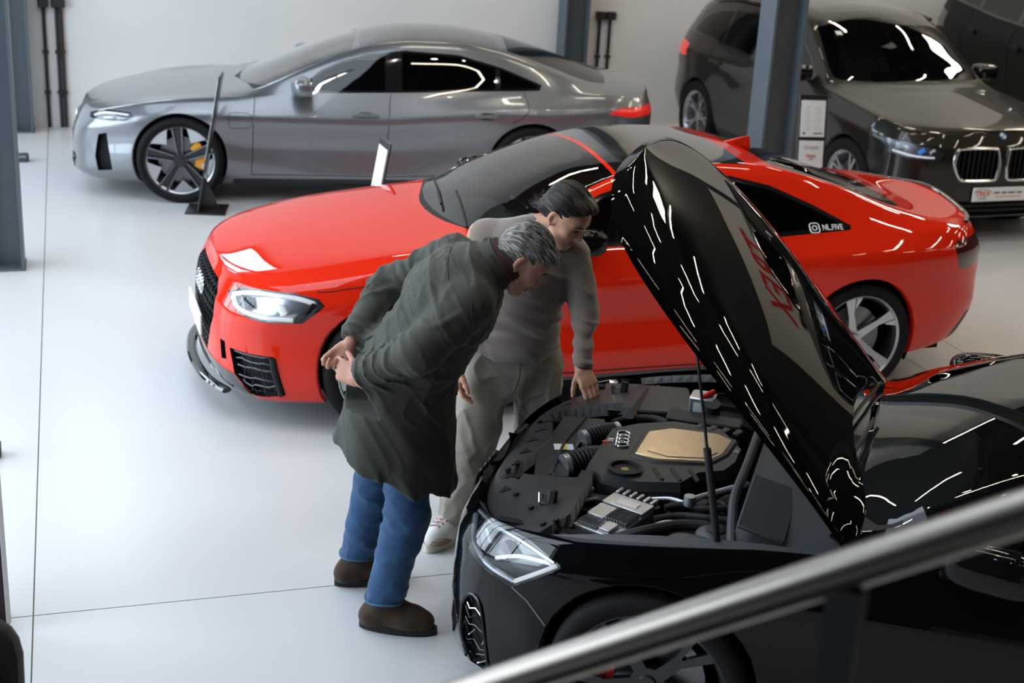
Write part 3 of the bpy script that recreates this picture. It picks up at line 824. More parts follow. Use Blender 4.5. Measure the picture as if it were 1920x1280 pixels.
def seam(M, pts, proj, parent, r=.0035, m=None, sd=1, name='panel_seam', ymin=.6):
    c0, c1 = PM.COLS[proj]; P = []
    if proj == 'wrap': pts = [(sd * u, w) for u, w in pts]
    for i in range(len(pts) - 1):
        (u0, w0), (u1, w1) = pts[i], pts[i + 1]; n = max(2, int(math.hypot(u1 - u0, w1 - w0) / .06))
        for k in range(n): P.append(surf_pt(M, c0, c1, u0 + (u1 - u0) * k / n, w0 + (w1 - w0) * k / n, sd, 0., ymin)[0])
    P.append(surf_pt(M, c0, c1, *pts[-1], sd, 0., ymin)[0])
    return MB().tube(P, r, 6).build(name, m or SEAM, parent)
def mirror(root, x, y, z, m_cap, s, L=.13, folded=False):
    if folded:      # swung back against the side window
        Mz = Matrix.Rotation(R(-12 * s), 3, 'Z'); c = MB(); c.sell((x - .12, y + s * .055, z + .05), (L * 1.15, .062, .072), .6, .6, 22, 12, Mz); o = c.build('mirror_cap', m_cap, root)
        MB().box((x - .13, y + s * .003, z + .05), (L * 1.8, .016, .11), Mz, bev=.008).build('mirror_glass', CHR, o)
        MB().tube([(x, y - s * .02, z - .03), (x, y + s * .02, z), (x - .03, y + s * .04, z + .02)], [.03, .024, .03], 8, flat=.6).build('mirror_stalk', BLK, o); return
    c = MB(); c.sell((x, y + s * .12, z + .06), (.085, L, .075), .6, .6, 20, 12, Matrix.Rotation(R(8 * s), 3, 'Z')); o = c.build('mirror_cap', m_cap, root)
    MB().box((x - .075, y + s * .13, z + .06), (.02, L * 1.65, .115), bev=.01).build('mirror_glass', CHR, o)
    MB().tube([(x, y - s * .02, z - .03), (x, y + s * .05, z + .0), (x, y + s * .1, z + .03)], [.03, .022, .03], 8, flat=.6).build('mirror_stalk', BLK, o)
def handle(M, root, x, z, m, s, L=.11):
    p, n = surf_pt(M, 0, 2, x, z, s)
    MB().sell(p + n * .018, (L, .012, .016), .7, .5, 18, 8).build('door_handle', m, root)
    MB().sell(p + n * .002, (L * .62, .006, .03), .7, .7, 18, 8).build('handle_recess', BLK, root)
def five_y(mb, rr, wide=.03):
    for k in range(5):
        a = 90 + 72 * k
        spoke_bar(mb, .035, rr * .62, .024, .020, a, -.035, -.02, .035)
        spoke_bar(mb, rr * .55, rr + .004, .014, .020, a, -.022, -.006, .03, .01, .052)
        spoke_bar(mb, rr * .55, rr + .004, .010, .012, a, -.022, -.006, .03, -.01, -.045)
    mb.lathe([(.0001, -.034), (.06, -.034), (.065, -.07)], 24)
def trapez(mb, rr):
    """five broad blades that flare into an angular block at the rim, with slim ribs between"""
    for k in range(5):
        a = 90 + 72 * k
        spoke_bar(mb, .03, rr * .66, .026, .017, a, -.045, -.022, .04, 0, -.012)
        spoke_bar(mb, rr * .62, rr + .006, .018, .034, a, -.022, -.006, .03, -.012, -.012)
        spoke_bar(mb, rr * .74, rr + .004, .004, .026, a, -.016, -.005, .03, .018, .055)
    mb.lathe([(.0001, -.044), (.05, -.044), (.06, -.08)], 24)
def rs_common(root, M, paint, m_seat, wheel_fn, m_wheel, m_face, cal, glass_m, side_glass):
    M.out('body', 'body_shell', paint, root)
    for s, n in ((1, '.L'), (-1, '.R')):
        d = M.out('door' + n, 'door', paint, root)
        seam(M, [(-.56, .27), (-.60, .93)], 'side', d, sd=s); seam(M, [(-1.93, .27), (-2.0, .75), (-1.95, .955)], 'side', d, sd=s); seam(M, [(-.56, .27), (-1.93, .27)], 'side', d, sd=s)
        handle(M, d, -1.78, .80, paint, s)
        M.out('trim' + n, 'window_trim', GLOSSBLK, root)
        M.out('glass1' + n, 'side_window', side_glass[0], root); M.out('glass2' + n, 'quarter_window', side_glass[1], root)
        M.out('sill' + n, 'sill_trim', GLOSSBLK, root)
        mirror(root, -.88, s * .85, .95, mat('gloss_black_cap', (.004, .004, .0045), .12, coat=1, spec=0, coat_ior=1.4), s, .13, True)
    M.out('windscreen', 'windscreen', glass_m, root); M.out('rear_window', 'rear_window', side_glass[1], root); M.out('cowl', 'cowl', BLK, root)
    u = MB(); u.box((-1.4, 0, .20), (4.2, 1.30, .06)); u.box((-1.38, 0, .2), (1.9, 1.66, .06)); u.build('underbody', DARK, root)
    interior(root, dict(xd=-.72, z=.30, w=.70, rear=-2.6, rx=-2.15), m_seat, mat('soft_black_dash', (.05, .05, .05), .6, bump=.1))
    for x in (0, -RS_WB):
        for s in (1, -1): make_wheel(root, x, s * .905, .345, .268, wheel_fn, m_wheel, m_face, cal, rot=R(14 if x else 30))
    # wipers
    for s, y0, y1 in ((1, .50, -.02), (-1, .05, -.50)):
        a = surf_pt(M, 0, 1, -.50, y0, 1 if y0 > 0 else -1, -.02)[0]; b = surf_pt(M, 0, 1, -.60, y1, 1 if y1 > 0 else -1, -.02)[0]
        MB().tube([a, (a + b) / 2 + Vector((0, 0, .012)), b], .008, 6).build('wiper', BLK, root)
def tail_lamps(M, root, poly):
    m_red = mat('smoked_tail', (.06, .002, .003), .12, coat=1)
    for s, n in ((1, '.L'), (-1, '.R')): M.out('tail' + n, 'tail_lamp', m_red, root)
def build_red():
    root = empty('coupe_car', (-.9188, 7.6862, 0), R(199.13))
    tag(root, 'bright orange-red two-door coupe with black roof parked behind the two men', 'car')
    paint = mat('red_paint', (.70, .021, .005), .35, .0, coat=1, spec=.0)
    M = rs_shell(root, paint, GLOSSBLK)
    HL = [(.50, .69), (.62, .735), (.80, .757), (1.0, .762), (1.13, .742), (1.16, .71), (1.045, .615), (.85, .604), (.70, .614), (.60, .645)]
    M.both(HL, 'wrap', 'lamp', rows=(1, 5), frm=('body',))
    GR = [(.30, .70), (.385, .645), (.405, .52), (.27, .30), (-.27, .30), (-.405, .52), (-.385, .645), (-.30, .70)]
    M.carve(GR, 'front', 'grille', rows=(0, 6), frm=('body', 'hood'), test=lambda c: c[0] > .5)
    M.both([(.62, .42), (.90, .425), (.965, .22), (.80, .185), (.655, .29)], 'wrap', 'intake', rows=(0, 4), frm=('body',))
    M.both([(-.02, .16), (-.02, .285), (.36, .292), (.655, .285), (.80, .182), (.60, .15)], 'wrap', 'split', rows=(0, 4), frm=('body',))
    M.both([(.52, .44), (.575, .44), (.585, .345), (.53, .335)], 'wrap', 'slot', rows=(0, 4), frm=('body',))
    M.both([(4.86, .875), (4.9, .90), (5.25, .905), (5.3, .78), (5.0, .72), (4.92, .74)], 'wrap', 'tail', rows=(2, 6), frm=('body',))
    M.both([(4.95, .30), (5.1, .44), (5.35, .44), (5.35, .25)], 'wrap', 'diffuser', rows=(0, 4), frm=('body',))
    hood = M.out('hood', 'hood', paint, root)
    for s in (1, -1): seam(M, [(1.12, .775), (1.35, .80), (1.9, .885), (2.1, .915)], 'wrap', hood, .003, sd=s)
    M.out('roof', 'roof_panel', GLOSSBLK, root)
    m_in = mat('lamp_silver', (.55, .57, .6), .25, .8); m_drl = mat('daytime_light_bar', (.9, .92, .95), .2, emit=(.9, .95, 1), es=.6); m_dk = mat('lamp_dark', (.05, .05, .055), .3)
    for s, n in ((1, '.L'), (-1, '.R')):
        h = lamp_unit(M, root, 'lamp' + n, s, m_in, m_drl, .05, [([(.54, .69), (.72, .735), (.98, .742), (1.1, .72)], .012, m_drl, .02), ([(.55, .68), (.64, .64), (.80, .622), (1.0, .622)], .011, m_drl, .02), ([(1.1, .72), (1.06, .67), (1.01, .625)], .014, m_dk, .018), ([(.66, .70), (.70, .66)], .025, m_dk, .03), ([(.9, .70), (.93, .65)], .018, m_drl, .03)])
        b = recess(M, root, 'intake' + n, .05, BLK, 'air_intake')
        Pn = [surf_pt(M, 3, 2, s * sg, z, s, .012)[0] for sg, z in ((.64, .41), (.88, .415))]
        for zz in (.40, .37, .33, .29, .25):
            P = [surf_pt(M, 3, 2, s * sg, zz, s, .02)[0] for sg in np.linspace(.64 + (.42 - zz) * .35, .90 + (.42 - zz) * .2, 8)]
            MB().tube(P, .006, 6).build('intake_bar', GUN, b)
        for sg in (.70, .76, .82, .88):
            P = [surf_pt(M, 3, 2, s * (sg + (.4 - zz) * .15), zz, s, .02)[0] for zz in (.41, .34, .27, .22)]
            MB().tube(P, .005, 6).build('intake_bar', GUN, b)
        P = [surf_pt(M, 3, 2, s * sg, zz, s, .0)[0] for sg, zz in ((.885, .42), (.90, .34), (.935, .23))]
        MB().tube(P, [.02, .024, .02], 8, flat=.8).build('intake_blade', BLK, b)
        recess(M, root, 'slot' + n, .03, DARK, 'air_slot')
        M.out('split' + n, 'front_splitter', GLOSSBLK, root, push=-.006); M.out('diffuser' + n, 'rear_diffuser', BLK, root)
    tail_lamps(M, root, None)
    g = recess(M, root, 'grille', .05, DARK, 'grille')
    ns = nose_surf(M)
    honeycomb(MB(), poly_in(GR), lambda y, z: ns(y, z) - .004, .062, -.42, .42, .29, .70, .010, .022).build('grille_lattice', GUN, g, angle=30)
    rings_logo(g, 'ring_emblem', (ns(0, .60) + .012, 0, .60), frame((0, -1, 0), (-.15, 0, 1)), .042, .006, CHR)
    # front lip
    lip = [(x, y) for x, y in [(.79, .56), (.855, .40), (.89, .2), (.90, 0)]]
    P = [(x, y, .165) for x, y in lip] + [(x, -y, .165) for x, y in lip[::-1][1:]]
    MB().tube(curve_pts(P, 5), .03, 8, flat=.5).build('front_lip', GLOSSBLK, root)
    MB().box((ns(0, .43) + .022, 0, .43), (.014, .52, .112), bev=.004).build('number_plate', WHT, root)
    text_obj('grille_script', 'quattro', .07, CHR, g, (ns(0, .335) + .006, 0, .335), frame((0, 1, 0), (0, 0, 1)), .003, shear=.2)
    # shark fin and rear spoiler
    f = MB(); f.add([(-2.20, -.022, 1.315), (-2.20, .022, 1.315), (-2.42, .022, 1.27), (-2.42, -.022, 1.27), (-2.37, -.005, 1.355), (-2.37, .005, 1.355), (-2.41, .004, 1.358), (-2.41, -.004, 1.358)], [(0, 1, 5, 4), (1, 2, 6, 5), (2, 3, 7, 6), (3, 0, 4, 7), (4, 5, 6, 7)])
    f.build('shark_fin', paint, root)
    P = [surf_pt(M, 0, 1, x, y, 1 if y >= 0 else -1, -.006)[0] for x, y in ((-3.55, .66), (-3.65, .5), (-3.70, .25), (-3.715, 0), (-3.70, -.25), (-3.65, -.5), (-3.55, -.66))]
    MB().tube(curve_pts(P, 4), .016, 8, flat=.6).build('lip_spoiler', GLOSSBLK, root)
    rs_common(root, M, paint, mat('dark_grey_leather', (.07, .071, .073), .45, bump=.1), trapez, mat('dark_rim', (.025, .026, .028), .3, .6), mat('machined_face', (.55, .56, .58), .28, 1, noise=.05), (mat('black_caliper', (.03, .03, .03), .4), (20, 75)),
              glass('windscreen_glass', (.72, .78, .75), 1.3), (glass('side_glass', (.34, .38, .36), 1.2), glass('privacy_glass', (.02, .022, .022), 1.1)))
    # sticker on the quarter window
    p, n = surf_pt(M, 0, 2, -2.50, 1.0, 1, -.004); fr = frame((-1, 0, .0), Vector((0, -.35, 1)))
    fr = frame((-1, 0, 0), Vector((0, 0, 1)) - n * n.z)
    text_obj('window_sticker', 'NL.FIVE', .05, WHT, root, p + Vector((-.06, 0, .0)), fr, .0005, bold=.0004, sx=.8)
    mb = MB(); q = p + Vector((.055, 0, .0))
    def sq(r, e, t): mb.tube([q + fr @ Vector((r * math.copysign(abs(math.cos(2 * PI * k / 24)) ** e, math.cos(2 * PI * k / 24)), r * math.copysign(abs(math.sin(2 * PI * k / 24)) ** e, math.sin(2 * PI * k / 24)), 0)) for k in range(25)], t, 5, caps=False)
    sq(.03, .5, .0035); sq(.014, 1, .003)
    mb.build('sticker_icon', WHT, root)
    return M
if __name__ == "__main__" or True: build_red()
# ------------------------------------------------------------------ grey four-door saloon: body net
GT_CAR = dict(plan=[(.95, 0), (.945, .22), (.92, .46), (.85, .68), (.70, .84), (.45, .93), (.1, .97), (-.4, .965), (-1.5, .955), (-2.3, .965), (-2.9, .982), (-3.35, .955), (-3.7, .86), (-3.92, .68), (-4.02, .38), (-4.04, 0)],
  tab=dict(zb=[(1, .17), (.5, .15), (-.5, .15), (-2.5, .17), (-3.2, .2), (-4.1, .3)],
    i1=[(1, .03), (.4, .01), (-.5, .035), (-2.2, .035), (-3, .01), (-4.1, .05)],
    i2=[(1, 0), (.4, -.01), (0, -.02), (-.6, .03), (-1.5, .05), (-2.3, .03), (-2.9, -.02), (-3.4, 0), (-4.1, .02)],
    z2=[(1, .33), (0, .36), (-.5, .33), (-2.3, .36), (-4.1, .44)],
    i3=[(1, .02), (.4, .01), (0, -.01), (-.6, .045), (-1.5, .06), (-2.2, .04), (-2.9, -.01), (-3.4, .0), (-4.1, .02)],
    z3=[(1, .46), (0, .55), (-.6, .50), (-1.5, .50), (-2.3, .56), (-2.9, .62), (-4.1, .60)],
    z4=[(1, .56), (.6, .62), (.3, .70), (0, .74), (-.7, .71), (-1.5, .70), (-2.2, .77), (-2.9, .84), (-3.5, .84), (-4.1, .80)],
    i5=[(1, .08), (.6, .07), (.3, .07), (0, .085), (-.6, .10), (-1.5, .10), (-2.2, .11), (-2.9, .13), (-3.5, .10), (-4.1, .08)],
    z5=[(1, .66), (.75, .70), (.5, .76), (.25, .815), (0, .845), (-.4, .865), (-.9, .885), (-1.5, .90), (-2.3, .93), (-2.9, .965), (-3.4, .965), (-3.8, .93), (-4.1, .88)],
    f6=[(1, .8), (.5, .72), (.2, .70), (-.2, .735), (-.55, .79), (-.75, .785), (-1.0, .735), (-1.3, .67), (-1.6, .64), (-2, .63), (-2.5, .63), (-3.0, .655), (-3.4, .70), (-3.7, .74), (-4.1, .8)],
    z6=[(1, .68), (.75, .735), (.5, .785), (.25, .82), (0, .845), (-.35, .885), (-.58, .925), (-.75, .985), (-1, 1.095), (-1.3, 1.215), (-1.6, 1.295), (-1.9, 1.325), (-2.2, 1.322), (-2.6, 1.265), (-3.0, 1.15), (-3.35, 1.04), (-3.6, .995), (-3.85, .965), (-4.1, .92)],
    z8=[(1, .685), (.85, .725), (.6, .785), (.3, .83), (0, .86), (-.3, .895), (-.42, .91), (-.5, .94), (-.8, 1.07), (-1.1, 1.195), (-1.4, 1.295), (-1.7, 1.37), (-1.95, 1.395), (-2.25, 1.39), (-2.6, 1.345), (-3, 1.245), (-3.4, 1.115), (-3.7, 1.03), (-3.9, 1.0), (-4.1, .955)]),
  nose=[-.02, .02, .0, .0, -.03, -.08, -.09, -.09, -.09], tail=[.14, .08, .02, .0, .0, .03, .03, .03, .03])
# ------------------------------------------------------------------ off-roader: body net
SUV_CAR = dict(plan=[(.86, 0), (.855, .25), (.83, .5), (.76, .70), (.60, .84), (.38, .905), (.1, .93), (-1.4, .93), (-2.8, .935), (-3.3, .91), (-3.58, .82), (-3.72, .62), (-3.79, .3), (-3.8, 0)],
  tab=dict(zb=[(.9, .24), (.5, .22), (-.5, .25), (-2.5, .26), (-3.8, .36)],
    i1=[(.9, .04), (.4, .01), (-.5, .05), (-2.4, .05), (-3, .01), (-3.8, .05)],
    i2=[(.9, .0), (.4, -.01), (0, -.02), (-.6, .025), (-1.5, .04), (-2.3, .02), (-2.86, -.02), (-3.8, .0)],
    z2=[(.9, .44), (0, .5), (-1.5, .47), (-2.8, .52), (-3.8, .55)],
    i3=[(.9, .0), (.4, .0), (0, -.01), (-.6, .025), (-1.5, .04), (-2.2, .03), (-2.86, -.01), (-3.8, .02)],
    z3=[(.9, .62), (0, .70), (-1.5, .70), (-2.8, .75), (-3.8, .78)],
    z4=[(.9, .78), (.5, .83), (0, .90), (-.7, .93), (-1.5, .95), (-2.8, 1.0), (-3.8, 1.0)],
    i5=[(.9, .06), (.4, .06), (0, .06), (-.6, .07), (-1.5, .07), (-2.8, .09), (-3.8, .10)],
    z5=[(.9, .89), (.6, .93), (.3, .975), (0, 1.01), (-.6, 1.06), (-1.4, 1.085), (-2.4, 1.12), (-3.1, 1.17), (-3.8, 1.19)],
    f6=[(.9, .8), (.4, .74), (0, .76), (-.45, .825), (-.62, .825), (-.9, .765), (-1.2, .715), (-1.5, .69), (-2.2, .685), (-3, .69), (-3.45, .71), (-3.8, .78)],
    z6=[(.9, .905), (.7, .945), (.4, .985), (0, 1.03), (-.4, 1.075), (-.58, 1.12), (-.75, 1.22), (-1.0, 1.39), (-1.25, 1.53), (-1.5, 1.60), (-1.9, 1.625), (-2.4, 1.62), (-2.9, 1.58), (-3.25, 1.51), (-3.5, 1.40), (-3.65, 1.28), (-3.8, 1.16)],
    z8=[(.9, .91), (.78, .955), (.5, 1.01), (.2, 1.055), (-.1, 1.09), (-.36, 1.115), (-.45, 1.14), (-.6, 1.23), (-.85, 1.40), (-1.1, 1.555), (-1.3, 1.63), (-1.6, 1.67), (-2.1, 1.68), (-2.7, 1.66), (-3.2, 1.60), (-3.45, 1.54), (-3.6, 1.40), (-3.72, 1.25), (-3.8, 1.15)]),
  nose=[-.06, 0, .0, .0, -.015, -.06, -.07, -.07, -.07], tail=[.06, .03, 0, .0, .02, .05, .05, .05, .05])
# ------------------------------------------------------------------ grey saloon
def twin_blade(mb, rr):
    for k in range(5):
        a = 90 + 72 * k
        for o in (-1, 1): spoke_bar(mb, .05, rr * .97, .008, .012, a, -.034, -.012, .03, o * .018, o * .036)
        spoke_bar(mb, .05, rr * .9, .018, .03, a, -.05, -.03, .02)
    mb.lathe([(.0001, -.034), (.055, -.034), (.06, -.07)], 24)
def seams(M, parent, polys, sd, r=.0035):
    for P in polys: seam(M, P, 'side', parent, r, sd=sd)
def build_gt():
    root = empty('saloon_car', (-2.9217, 12.2631, 0), R(188.55))
    tag(root, 'metallic grey low four-door saloon with yellow brake calipers along the rear wall', 'car')
    paint = mat('grey_metallic_paint', (.20, .212, .23), .30, .7, coat=1, noise=.02, nscale=400)
    M = make_body(GT_CAR); M.yw = .96
    arch_cut(M, 0, .365, .385, .05, root, paint); arch_cut(M, -2.9, .365, .385, .05, root, paint)
    carve_hood(M, [(-.39, 0), (-.40, .25), (-.47, .55), (-.60, .84), (-.64, 1.0)], -.8)
    M.carve([(-.44, 0), (-.455, .25), (-.52, .5), (-.62, .70), (-.68, .745), (-.76, .735), (-1.38, .60), (-1.42, .3), (-1.42, -.3), (-1.38, -.60), (-.76, -.735), (-.68, -.745), (-.62, -.7), (-.52, -.5), (-.455, -.25)], 'top', 'windscreen', rows=(6, 9))
    M.carve([(-.37, -.82), (-.37, .82), (-.70, .82), (-.70, -.82)], 'top', 'cowl', rows=(6, 9), frm=('body',))
    M.carve([(-1.45, -.575), (-1.45, .575), (-2.62, .565), (-2.62, -.565)], 'top', 'roof', rows=(6, 9), frm=('body',))
    M.carve([(-2.70, .53), (-3.42, .60), (-3.55, .55), (-3.60, .3), (-3.61, 0), (-3.60, -.3), (-3.55, -.55), (-3.42, -.6), (-2.70, -.53)], 'top', 'rear_window', rows=(6, 9), frm=('body',))
    DLO = [(-.90, .912), (-1.0, .99), (-1.13, 1.09), (-1.30, 1.165), (-1.52, 1.228), (-1.83, 1.262), (-2.27, 1.243), (-2.63, 1.155), (-2.97, 1.03), (-2.95, .99), (-1.9, .945)]
    M.both(DLO, 'side', 'trim', rows=(4, 7), frm=('body', 'cowl'))
    g = shrink(DLO, .018)
    for i, (xa, xb) in enumerate(((-1.0, -1.66), (-1.80, -2.58), (-2.62, -2.93))): M.both(clip_x(g, xa, xb), 'side', 'glass%d' % i, rows=(4, 7), frm=('trim.L', 'trim.R'))
    M.both([(-.57, .25), (-.60, .87), (-.92, .91), (-1.70, .94), (-1.67, .25)], 'side', 'door1', rows=(1, 5), frm=('body',))
    M.both([(-1.67, .25), (-1.70, .94), (-2.80, .99), (-2.86, .80), (-2.50, .30)], 'side', 'door2', rows=(1, 5), frm=('body',), test=lambda c: math.hypot(c[0] + 2.9, c[2] - .365) > .40)
    M.both([(-.42, .15), (-.42, .215), (-2.48, .235), (-2.48, .16)], 'side', 'sill', rows=(0, 3), frm=('body',))
    M.both([(.80, .695), (1.0, .742), (1.25, .735), (1.28, .705), (1.24, .668), (1.0, .655), (.82, .66)], 'wrap', 'lamp', rows=(1, 6), frm=('body',))
    M.both([(.965, .54), (1.04, .56), (1.085, .26), (.96, .24), (.93, .36)], 'wrap', 'intake', rows=(0, 4), frm=('body',))
    M.carve([(-.62, .20), (-.66, .33), (.66, .33), (.62, .20)], 'front', 'grille', rows=(0, 4), frm=('body',), test=lambda c: c[0] > .5)
    M.carve([(-.55, .40), (-.58, .62), (.58, .62), (.55, .40)], 'front', 'mask', rows=(0, 5), frm=('body',), test=lambda c: c[0] > .5)
    M.both([(5.17, .83), (5.28, .868), (6.5, .868), (6.5, .79), (5.40, .79)], 'wrap', 'tail', rows=(2, 6), frm=('body',), test=lambda c: c[0] < -3)
    M.out('body', 'body_shell', paint, root); M.out('hood', 'hood', paint, root)
    M.out('roof', 'glass_roof', mat('smoked_roof', (.03, .031, .033), .12, .3, coat=1), root)
    m_in = mat('lamp_silver'); m_drl = mat('daytime_light_bar'); cg = glass('clear_lens', (.9, .9, .9))
    sg, pg = glass('side_glass', (.3, .3, .3)), glass('privacy_glass', (.02, .02, .02))
    for s, n in ((1, '.L'), (-1, '.R')):
        d1 = M.out('door1' + n, 'front_door', paint, root); d2 = M.out('door2' + n, 'rear_door', paint, root)
        seams(M, d1, [[(-.57, .25), (-.60, .86)], [(-1.67, .25), (-1.70, .93)], [(-.57, .25), (-1.67, .25)]], s); seams(M, d2, [[(-1.67, .25), (-2.46, .27), (-2.53, .40)], [(-2.72, .75), (-2.86, .84), (-2.82, .97)]], s)
        handle(M, d1, -1.50, .765, paint, s); handle(M, d2, -2.50, .785, paint, s)
        M.out('trim' + n, 'window_trim', GLOSSBLK, root); M.out('glass0' + n, 'front_side_window', sg, root); M.out('glass1' + n, 'rear_side_window', pg, root); M.out('glass2' + n, 'quarter_window', pg, root)
        M.out('sill' + n, 'sill_blade', mat('dark_sill', (.03, .033, .036), .35, .4), root)
        mirror(root, -.98, s * .86, .93, paint, s, .14)
        lamp_unit(M, root, 'lamp' + n, s, mat('lamp_mid', (.18, .19, .2), .3, .6), m_drl, .04, [([(.86, .685), (1.0, .72), (1.22, .718)], .009, m_drl, .015), ([(1.0, .68), (1.1, .685)], .014, m_in, .02), ([(1.13, .688), (1.2, .69)], .012, m_in, .02)])
        recess(M, root, 'intake' + n, .05, DARK, 'air_curtain')
        M.out('tail' + n, 'tail_lamp', mat('tail_red', (.45, .004, .006), .12, coat=1, emit=(1, .03, .02), es=.5), root)
        # charging flap outline
        P = [(-.20 - .09 * math.copysign(abs(math.cos(t)) ** .5, math.cos(t)), .70 + .065 * math.copysign(abs(math.sin(t)) ** .5, math.sin(t))) for t in np.linspace(0, 2 * PI, 17)]
        P = [(x - .28, z) for x, z in P]; seam(M, P, 'side', root, .0025, sd=s, name='charging_flap_seam')
    gr = recess(M, root, 'grille', .06, DARK, 'lower_grille')
    ns = nose_surf(M)
    for z in (.235, .285): MB().tube([(ns(y, z) - .01, y, z) for y in np.linspace(-.6, .6, 13)], .010, 6).build('grille_bar', GUN, gr)
    mk = M.out('mask', 'grille_mask', mat('grey_mask', (.07, .075, .08), .3, .5, coat=.6), root)
    rings_logo(mk, 'ring_emblem', (ns(0, .56) + .012, 0, .56), frame((0, -1, 0), (-.2, 0, 1)), .042, .006, CHR)
    M.out('windscreen', 'windscreen', glass('grey_windscreen', (.50, .53, .53), 1.5), root); M.out('rear_window', 'rear_window', pg, root); M.out('cowl', 'cowl', BLK, root)
    MB().box((-1.5, 0, .19), (4.4, 1.36, .06)).box((-1.45, 0, .19), (2.0, 1.74, .06)).build('underbody', DARK, root)
    interior(root, dict(xd=-.75, z=.30, w=.72, rear=-2.9, rx=-2.35), mat('dark_grey_leather', (.03, .03, .03)), mat('soft_black_dash', (.02, .02, .02)))
    cal = (mat('yellow_caliper', (.85, .36, .01), .35, coat=.5), (130, 205))
    m_blade = mat('black_blade', (.02, .022, .026), .25, .3, coat=.5); m_face = mat('blade_edge', (.30, .33, .38), .3, .9)
    for x in (0, -2.9):
        for s in (1, -1):
            w = make_wheel(root, x, s * .955, .355, .285, twin_blade, mat('silver_rim', (.62, .64, .67), .3, .9), m_blade, cal, rot=R(5))
            # light aero inserts near the rim and polished spoke edges
            ins = []; ed = MB()
            for k in range(5):
                a0 = 90 + 72 * k + 16; P = []
                for t in np.linspace(a0, a0 + 40, 7): P.append((.283 * math.cos(R(t)), -.02, .283 * math.sin(R(t))))
                mid = R(a0 + 20); P.append((.165 * math.cos(mid), -.035, .165 * math.sin(mid))); ins.append(MB().add(P, [tuple(range(len(P)))]))
                for o in (-1, 1): spoke_bar(ed, .06, .275, .003, .004, 90 + 72 * k, -.031, -.009, .004, o * .022, o * .04)
            T = Matrix.Translation((x, s * .955, .355)) @ Matrix.Rotation(R(5), 4, 'Y') @ Matrix.Diagonal((1, s, 1, 1))
            for mb in ins: o = mb.build('aero_insert', mat('silver_rim', (.6, .6, .6)), w, smooth=False); o.data.transform(T)
            o = ed.build('spoke_edge', m_face, w, smooth=False); o.data.transform(T)
build_gt()
